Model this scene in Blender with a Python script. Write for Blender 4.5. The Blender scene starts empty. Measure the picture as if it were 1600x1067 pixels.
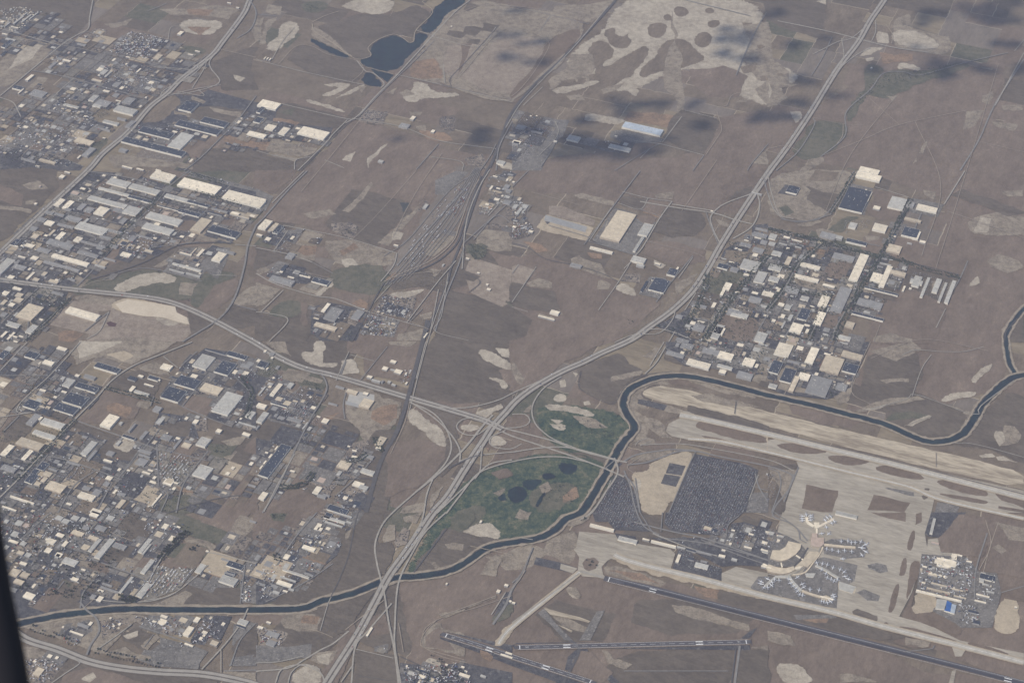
import bpy, bmesh, math, random
import numpy as np
from mathutils import Vector, Matrix
from mathutils.geometry import tessellate_polygon
random.seed(7)
rng = np.random.default_rng(11)
S = bpy.context.scene
COL = S.collection

# ------------------------------------------------------------------ camera
H = 8750.0                      # flying height above the plain, metres
PITCH = math.radians(39.3)      # camera looks this far below the horizon
FPX = 2850.0                    # focal length in photo pixels (photo 1600 wide)
cam_d = bpy.data.cameras.new('camera')
cam = bpy.data.objects.new('camera', cam_d)
COL.objects.link(cam)
cam.location = (0, 0, H)
cam.rotation_euler = (math.pi/2 - PITCH, 0, 0)
cam_d.sensor_width = 36.0
cam_d.lens = FPX/1600*36
cam_d.clip_start = 0.05
cam_d.clip_end = 120000
cam_d.dof.use_dof = True        # the window edge beside the lens is out of focus
cam_d.dof.focus_distance = 12000
cam_d.dof.aperture_fstop = 28
S.camera = cam

# ------------------------------------------------------------------ sky, sun, exposure
SUN_EL = math.radians(48)
SUN_DIR = Vector((-0.72, -0.69, 0)).normalized()*math.cos(SUN_EL) + Vector((0, 0, math.sin(SUN_EL)))
w = bpy.data.worlds.new('World'); S.world = w
w.use_nodes = True
wn = w.node_tree.nodes
sky = wn.new('ShaderNodeTexSky'); sky.sky_type = 'NISHITA'; sky.sun_disc = False
sky.sun_elevation = SUN_EL
sky.sun_rotation = math.atan2(SUN_DIR.x, SUN_DIR.y)
sky.altitude = 1300; sky.dust_density = 1.5
w.node_tree.links.new(sky.outputs[0], wn['Background'].inputs[0])
wn['Background'].inputs[1].default_value = 0.10
sl = bpy.data.lights.new('sun', 'SUN'); sl.energy = 3.4; sl.angle = math.radians(0.5)
sl.color = (1.0, 0.92, 0.78)
sun = bpy.data.objects.new('sun', sl); COL.objects.link(sun)
sun.rotation_euler = SUN_DIR.to_track_quat('Z', 'Y').to_euler()
sun.location = (0, 0, H+3000)
S.view_settings.view_transform = 'Standard'
S.view_settings.look = 'None'
S.view_settings.exposure = 0.33
S.view_settings.gamma = 1.0
S.render.engine = 'CYCLES'
HAZE_DENSITY = 1.5e-5
HAZE_COLOR = (0.79, 0.81, 1.0)

# ------------------------------------------------------------------ map projection helpers
cp, sp = math.cos(PITCH), math.sin(PITCH)
def P(px, py, z=0.0):
    """photo pixel -> point on the plain at height z"""
    a = (px-800.0)/FPX; b = -(py-533.5)/FPX
    dz = -sp + b*cp; dy = cp + b*sp
    t = (z-H)/dz
    return (a*t, dy*t)
def Pn(xy, z=0.0):
    xy = np.asarray(xy, float)
    a = (xy[..., 0]-800.0)/FPX; b = -(xy[..., 1]-533.5)/FPX
    dz = -sp + b*cp; dy = cp + b*sp
    t = (z-H)/dz
    return np.stack([a*t, dy*t], -1)
def Qn(xy, z=0.0):
    """plain -> photo pixel (used only to keep things off each other and to sort by distance)"""
    x, y = xy[..., 0], xy[..., 1]
    d = y*cp + (H-z)*sp; u = -(y*(-sp) + (H-z)*cp)
    return np.stack([800+FPX*x/d, 533.5+FPX*(-u)/d], -1)
GRID = math.atan2(FPX/cp, 1570.0)                # heading of the streets running away
UDIR = Vector((math.cos(GRID), math.sin(GRID)))
VDIR = Vector((math.sin(GRID), -math.cos(GRID)))
AG = math.atan2(FPX/cp, 1290.0)                  # the airport is turned slightly
UA = Vector((math.cos(AG), math.sin(AG))); VA = Vector((math.sin(AG), -math.cos(AG)))

# ------------------------------------------------------------------ materials
MATS = {}
def nodes_of(name):
    m = bpy.data.materials.new(name); m.use_nodes = True
    n = m.node_tree.nodes; l = m.node_tree.links
    return m, n, l, n['Principled BSDF']
GAIN = {}
def land(name, c1, c2, scales=((0.0025, .55), (0.012, .5), (0.06, .5)), c3=None, contrast=1.0, rough=.95, soft=False, streak=None, speck=None):
    """ground cover: two or three colours mottled at several sizes, in metres"""
    gk = GAIN.get(name[5:] if name[:5] in ('land_', 'core_') else '', 1.0)
    c1 = [x*gk for x in c1]; c2 = [x*gk for x in c2]; c3 = [x*gk for x in c3] if c3 else None
    if name[-1] in 'gsrmbd' or name == 'plain_ground': c1, c2, c3 = [[x*f for x, f in zip(c, (1, .97, .915))] if c else None for c in (c1, c2, c3)]
    m, n, l, b = nodes_of(name)
    geo = n.new('ShaderNodeNewGeometry')
    acc = None
    for s, wgt in scales:
        t = n.new('ShaderNodeTexNoise'); t.inputs['Scale'].default_value = s
        t.inputs['Detail'].default_value = 5; t.inputs['Roughness'].default_value = .6
        mp = n.new('ShaderNodeMapping')
        if streak: 
            mp.vector_type = 'TEXTURE'
            mp.inputs['Rotation'].default_value = (0, 0, streak[0]); mp.inputs['Scale'].default_value = (streak[1], 1, 1)
        l.new(geo.outputs['Position'], mp.inputs[0]); l.new(mp.outputs[0], t.inputs['Vector'])
        mu = n.new('ShaderNodeMath'); mu.operation = 'MULTIPLY_ADD'
        l.new(t.outputs['Fac'], mu.inputs[0]); mu.inputs[1].default_value = wgt*contrast*2.2
        if acc is None: mu.inputs[2].default_value = 0.5 - sum(x[1] for x in scales)*contrast*1.1
        else: l.new(acc, mu.inputs[2])
        acc = mu.outputs[0]
    mix = n.new('ShaderNodeValToRGB')
    e = mix.color_ramp.elements
    e[0].color = (*c1, 1); e[0].position = .15; e[1].color = (*c2, 1); e[1].position = .85
    if c3: x = mix.color_ramp.elements.new(.97); x.color = (*c3, 1)
    l.new(acc, mix.inputs[0]); out = mix.outputs[0]
    if speck:
        v = n.new('ShaderNodeTexVoronoi'); v.inputs['Scale'].default_value = speck[0]
        l.new(geo.outputs['Position'], v.inputs['Vector'])
        sx = n.new('ShaderNodeSeparateColor'); l.new(v.outputs['Color'], sx.inputs[0])
        ra = n.new('ShaderNodeValToRGB'); ra.color_ramp.interpolation = 'CONSTANT'
        ee = ra.color_ramp.elements; ee[0].color = (0, 0, 0, 1); ee[1].position = 1-speck[1]; ee[1].color = (1, 1, 1, 1)
        l.new(sx.outputs[0], ra.inputs[0])
        mx = n.new('ShaderNodeMix'); mx.data_type = 'RGBA'
        l.new(ra.outputs[0], mx.inputs[0]); l.new(out, mx.inputs[6]); mx.inputs[7].default_value = (*speck[2], 1)
        out = mx.outputs[2]
    l.new(out, b.inputs['Base Color']); b.inputs['Roughness'].default_value = rough
    b.inputs['Specular IOR Level'].default_value = .15
    if soft is not False:                                     # ragged natural edge: cover thins out towards the rim
        at = n.new('ShaderNodeAttribute'); at.attribute_name = 'cover'
        t = n.new('ShaderNodeTexNoise'); t.inputs['Scale'].default_value = .02; t.inputs['Detail'].default_value = 9; t.inputs['Roughness'].default_value = .88
        l.new(geo.outputs['Position'], t.inputs['Vector'])
        a1 = n.new('ShaderNodeMath'); a1.operation = 'MULTIPLY_ADD'; a1.inputs[1].default_value = 4.4; a1.inputs[2].default_value = -2.2 - max(0, soft-.25)*3.6
        l.new(t.outputs['Fac'], a1.inputs[0])
        a2 = n.new('ShaderNodeMath'); a2.operation = 'MULTIPLY_ADD'; a2.inputs[1].default_value = 2.3
        l.new(at.outputs['Fac'], a2.inputs[0]); l.new(a1.outputs[0], a2.inputs[2]); a2.use_clamp = True
        a3 = n.new('ShaderNodeMath'); a3.operation = 'GREATER_THAN'; a3.inputs[1].default_value = .5
        l.new(a2.outputs[0], a3.inputs[0]); l.new(a3.outputs[0], b.inputs['Alpha'])
    MATS[name] = m
    return m
def plain(name, c, rough=.8, var=.12, scale=.05, metal=0, spec=.3):
    m, n, l, b = nodes_of(name)
    t = n.new('ShaderNodeTexNoise'); t.inputs['Scale'].default_value = scale; t.inputs['Detail'].default_value = 4
    geo = n.new('ShaderNodeNewGeometry'); l.new(geo.outputs['Position'], t.inputs['Vector'])
    r = n.new('ShaderNodeValToRGB'); e = r.color_ramp.elements
    e[0].position = .3; e[1].position = .7
    e[0].color = (*[x*(1-var) for x in c], 1); e[1].color = (*[min(1, x*(1+var)) for x in c], 1)
    l.new(t.outputs['Fac'], r.inputs[0]); l.new(r.outputs[0], b.inputs['Base Color'])
    b.inputs['Roughness'].default_value = rough; b.inputs['Metallic'].default_value = metal
    b.inputs['Specular IOR Level'].default_value = spec
    MATS[name] = m
    return m

LAND = {  # code: (object name, args)
 'g': ('dry_field', dict(c1=(.115, .094, .073), c2=(.212, .176, .137), c3=(.28, .24, .185), scales=((.0018, .45), (.010, .5), (.05, .55), (.2, .35)), streak=(GRID, 2.2))),
 's': ('dark_scrub_field', dict(c1=(.082, .070, .058), c2=(.152, .130, .107), scales=((.002, .4), (.012, .5), (.05, .55), (.2, .35)), streak=(GRID-math.pi/2, 2.0))),
 'r': ('reddish_field', dict(c1=(.124, .098, .079), c2=(.212, .170, .139), c3=(.285, .23, .18), scales=((.0018, .45), (.010, .5), (.05, .5), (.2, .3)), streak=(GRID, 1.8))),
 'R': ('grass_island', dict(c1=(.118, .088, .064), c2=(.195, .150, .112), scales=((.004, .4), (.02, .5), (.09, .5)))),
 'm': ('stubble_field', dict(c1=(.135, .118, .102), c2=(.215, .188, .163), streak=(GRID, 3))),
 'b': ('tan_field', dict(c1=(.160, .134, .096), c2=(.275, .232, .170), streak=(GRID-math.pi/2, 3))),
 'H': ('graded_site', dict(c1=(.185, .148, .115), c2=(.33, .275, .215), contrast=1.1, scales=((.004, .4), (.02, .5), (.09, .6)))),
 'X': ('pale_dirt_mound', dict(c1=(.46, .39, .29), c2=(.62, .54, .42), contrast=.8)),
 't': ('bare_dirt', dict(c1=(.16, .133, .102), c2=(.31, .263, .20), contrast=1.2, scales=((.004, .4), (.02, .6), (.09, .6)))),
 'c': ('pale_salt_flat', dict(c1=(.26, .222, .172), c2=(.48, .425, .335), contrast=1.1, scales=((.004, .45), (.02, .55), (.09, .5)))),
 'o': ('orange_dirt', dict(c1=(.15, .108, .075), c2=(.30, .205, .135), contrast=1.2, scales=((.004, .4), (.02, .6), (.09, .6)))),
 'v': ('scrub_patch', dict(c1=(.075, .080, .055), c2=(.145, .132, .095), contrast=1.3, scales=((.004, .4), (.02, .6), (.09, .6)))),
 'G': ('golf_course_grass', dict(c1=(.022, .050, .038), c2=(.095, .112, .066), c3=(.16, .14, .095), contrast=1.45, scales=((.007, .5), (.025, .6), (.08, .6)))),
 'y': ('work_yard', dict(c1=(.12, .10, .082), c2=(.28, .235, .185), contrast=1.5, speck=(.10, .22, (.06, .058, .06)))),
 'w': ('marsh', dict(c1=(.04, .05, .055), c2=(.07, .075, .07))),
 'T': ('graded_dirt', dict(c1=(.30, .25, .18), c2=(.48, .40, .29), contrast=1.0, scales=((.004, .4), (.02, .5), (.09, .5)))),
 'C': ('pale_gravel_strip', dict(c1=(.26, .215, .155), c2=(.50, .43, .32), contrast=1.1, streak=(AG-math.pi/2, 7), scales=((.005, .4), (.02, .6), (.08, .6)))),
 'A': ('dark_asphalt_lot', dict(c1=(.042, .043, .050), c2=(.108, .104, .103), contrast=1.4, speck=(.06, .05, (.14, .135, .13)), scales=((.004, .5), (.03, .6), (.12, .6)))),
 'a': ('grey_asphalt_lot', dict(c1=(.110, .103, .094), c2=(.205, .190, .170), contrast=1.3, speck=(.09, .07, (.235, .22, .20)), scales=((.004, .5), (.03, .6), (.12, .6)))),
 'K': ('concrete_apron', dict(c1=(.25, .22, .172), c2=(.43, .385, .31), contrast=1.1, scales=((.003, .4), (.02, .55), (.09, .5)), streak=(AG-math.pi/2, 5))),
 'F': ('green_sludge_pond', dict(c1=(.02, .04, .06), c2=(.03, .05, .07), rough=.3)),
 'S': ('pale_slab_foundation', dict(c1=(.25, .25, .245), c2=(.35, .35, .34))),
 'P': ('purple_brown_pond', dict(c1=(.06, .03, .035), c2=(.09, .05, .05))),
 'Y': ('storage_yard', dict(c1=(.13, .12, .10), c2=(.28, .25, .205), contrast=1.4)),
 'L': ('pale_slab_foundation', dict(c1=(.34, .33, .30), c2=(.46, .44, .40))),
}
NATURAL = set('cgtrsovGwTmb')
for k, (nm, kw) in LAND.items():
    land('land_'+k, soft={'t': .62, 'c': .5, 'o': .55, 'v': .45, 'r': .2, 's': .3}.get(k, .1) if k in NATURAL else False, **kw)
    if k in NATURAL: land('core_'+k, **kw)
land('plain_ground', (.11, .090, .070), (.207, .172, .134), c3=(.26, .215, .16), scales=((.0008, .4), (.004, .45), (.02, .45), (.1, .45), (.3, .3)))
# water
m, n, l, b = nodes_of('water')
t = n.new('ShaderNodeTexNoise'); t.inputs['Scale'].default_value = .01; t.inputs['Detail'].default_value = 5
geo = n.new('ShaderNodeNewGeometry'); l.new(geo.outputs['Position'], t.inputs['Vector'])
r = n.new('ShaderNodeValToRGB'); e = r.color_ramp.elements
e[0].position = .35; e[1].position = .75; e[0].color = (.005, .015, .024, 1); e[1].color = (.014, .036, .040, 1)
l.new(t.outputs['Fac'], r.inputs[0]); l.new(r.outputs[0], b.inputs['Base Color'])
b.inputs['Roughness'].default_value = .3; b.inputs['Specular IOR Level'].default_value = .2
MATS['water'] = m
# roads
road_mats = {'f': ('farm_track', (.34, .285, .21)), 'k': ('road', (.31, .285, .24)), 'a': ('road', (.20, .19, .175)), 'd': ('railway_bed', (.085, .080, .078)), 't': ('track', (.30, .25, .19)),
             'c': ('levee_track', (.34, .285, .21)), 'D': ('runway', (.075, .073, .080)), 'K': ('runway', (.42, .39, .33)), 'A': ('taxiway', (.11, .105, .105))}
for k, (nm, c) in road_mats.items():
    plain('road_'+k, c, rough=.9, var=.16, scale=.03)
plain('motorway', (.315, .29, .25), var=.10, scale=.02, rough=.9)
plain('median', (.115, .10, .082), var=.25, scale=.02, rough=.95)
plain('canal_bank', (.24, .20, .15), var=.3, scale=.03)
plain('canal_slope', (.11, .095, .075), var=.3, scale=.03)
plain('paint', (.78, .78, .76), var=.03)
plain('tyre_rubber', (.04, .04, .048), var=.3, scale=.01)
# roofs
def roof(name, c, stripe=.06, period=7.0, rough=.6, ang=GRID):
    m, n, l, b = nodes_of(name)
    tc = n.new('ShaderNodeNewGeometry')
    mp = n.new('ShaderNodeMapping'); mp.inputs['Rotation'].default_value = (0, 0, -ang)
    l.new(tc.outputs['Position'], mp.inputs[0])
    wv = n.new('ShaderNodeTexWave'); wv.inputs['Scale'].default_value = 1/period; wv.inputs['Distortion'].default_value = 1.5
    wv.bands_direction = 'Y'
    l.new(mp.outputs[0], wv.inputs['Vector'])
    t = n.new('ShaderNodeTexNoise'); t.inputs['Scale'].default_value = .035; t.inputs['Detail'].default_value = 5
    l.new(tc.outputs['Position'], t.inputs['Vector'])
    oi = n.new('ShaderNodeObjectInfo')
    a = n.new('ShaderNodeMath'); a.operation = 'MULTIPLY_ADD'; a.inputs[1].default_value = stripe; l.new(wv.outputs['Fac'], a.inputs[0])
    a.inputs[2].default_value = 1-stripe/2
    a2 = n.new('ShaderNodeMath'); a2.operation = 'MULTIPLY_ADD'; a2.inputs[1].default_value = .8; l.new(t.outputs['Fac'], a2.inputs[0])
    a2.inputs[2].default_value = .6
    a3 = n.new('ShaderNodeMath'); a3.operation = 'MULTIPLY_ADD'; a3.inputs[1].default_value = .24; l.new(oi.outputs['Random'], a3.inputs[0])
    a3.inputs[2].default_value = .88
    m1 = n.new('ShaderNodeMath'); m1.operation = 'MULTIPLY'; l.new(a.outputs[0], m1.inputs[0]); l.new(a2.outputs[0], m1.inputs[1])
    m2 = n.new('ShaderNodeMath'); m2.operation = 'MULTIPLY'; l.new(m1.outputs[0], m2.inputs[0]); l.new(a3.outputs[0], m2.inputs[1])
    vm = n.new('ShaderNodeVectorMath'); vm.operation = 'SCALE'; vm.inputs[0].default_value = c
    l.new(m2.outputs[0], vm.inputs['Scale']); l.new(vm.outputs[0], b.inputs['Base Color'])
    b.inputs['Roughness'].default_value = rough; b.inputs['Specular IOR Level'].default_value = .25
    MATS[name] = m
ROOFS = {'W': ('white', (.76, .67, .515)), 'L': ('light grey', (.42, .405, .36)), 'M': ('mid grey', (.255, .248, .235)), 'D': ('dark slate', (.040, .049, .066)),
         'T': ('tan', (.53, .45, .33)), 'O': ('pinkish tan', (.46, .36, .29)), 'S': ('silver blue', (.40, .45, .50)), 'B': ('bright blue', (.03, .11, .33))}
for k, (nm, c) in ROOFS.items():
    roof('roof_'+k, c)
plain('wall_light', (.66, .62, .54), var=.08)
plain('wall_tan', (.40, .34, .27), var=.12)
plain('wall_grey', (.30, .29, .28), var=.12)
for nm, c in (('veh_white', (.75, .75, .74)), ('veh_grey', (.30, .31, .33)), ('veh_dark', (.035, .035, .04)), ('veh_red', (.30, .05, .04)), ('veh_blue', (.05, .09, .22)), ('veh_tan', (.40, .33, .24))):
    plain(nm, c, rough=.35, var=.05)
plain('glass_dark', (.02, .025, .03), rough=.1)
plain('aircraft_white', (.80, .80, .80), rough=.35, var=.03)
plain('aircraft_grey', (.40, .42, .45), rough=.4, var=.05)
plain('aircraft_tail', (.06, .09, .20), rough=.4, var=.3, scale=.004)
plain('foliage', (.030, .044, .028), var=.35, scale=.08, rough=.9)
plain('bark', (.10, .075, .055))
plain('window_frame_plastic', (.022, .020, .025), rough=.7, var=.1, scale=5)

# ------------------------------------------------------------------ mesh helpers
def mesh_obj(name, verts, faces, mats, idx=None, parent=None, loc=None):
    me = bpy.data.meshes.new(name)
    me.from_pydata(verts, [], faces)
    for mm in mats: me.materials.append(MATS[mm])
    if idx is not None: me.polygons.foreach_set('material_index', idx)
    me.update()
    o = bpy.data.objects.new(name, me); COL.objects.link(o)
    if parent: o.parent = parent
    if loc is not None: o.location = loc
    return o
def struct(o, kind='structure'): o['kind'] = kind; return o
def tag(o, label, cat, group=None):
    o['label'] = label; o['category'] = cat
    if group: o['group'] = group
    return o
def empty(name, loc, rz=0):
    o = bpy.data.objects.new(name, None); COL.objects.link(o)
    o.location = loc; o.rotation_euler = (0, 0, rz); o.empty_display_size = 20
    return o

# ------------------------------------------------------------------ parse the survey
TILE_Y = [0, 267, 534, 800]
def parse(txt):
    ox = oy = 0; sc = 1.0
    for line in txt.strip().split('\n'):
        line = line.strip()
        if not line or line[0] == '#': continue
        if line[0] == '@':
            if line[1] == 'G': ox = oy = 0; sc = 1.0
            elif line[1] == 'T': ox, oy, sc = 1180, 790, 6.67
            elif line[1] == 'U': ox, oy, sc = 1400, 840, 6.67
            else:
                a = line[1:].split(); ox, oy, sc = 400*int(a[0]), TILE_Y[int(a[1])], 4.0
            continue
        head, _, rest = line.partition(' ')
        txtlab = None
        if '|' in rest: rest, _, txtlab = rest.partition('|')
        for part in rest.split(';'):
            nums = []
            for tok in part.split():
                x, y = tok.split(',')[:2]
                nums.append((ox+float(x)/sc, oy+float(y)/sc))
            yield head, nums, txtlab

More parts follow.
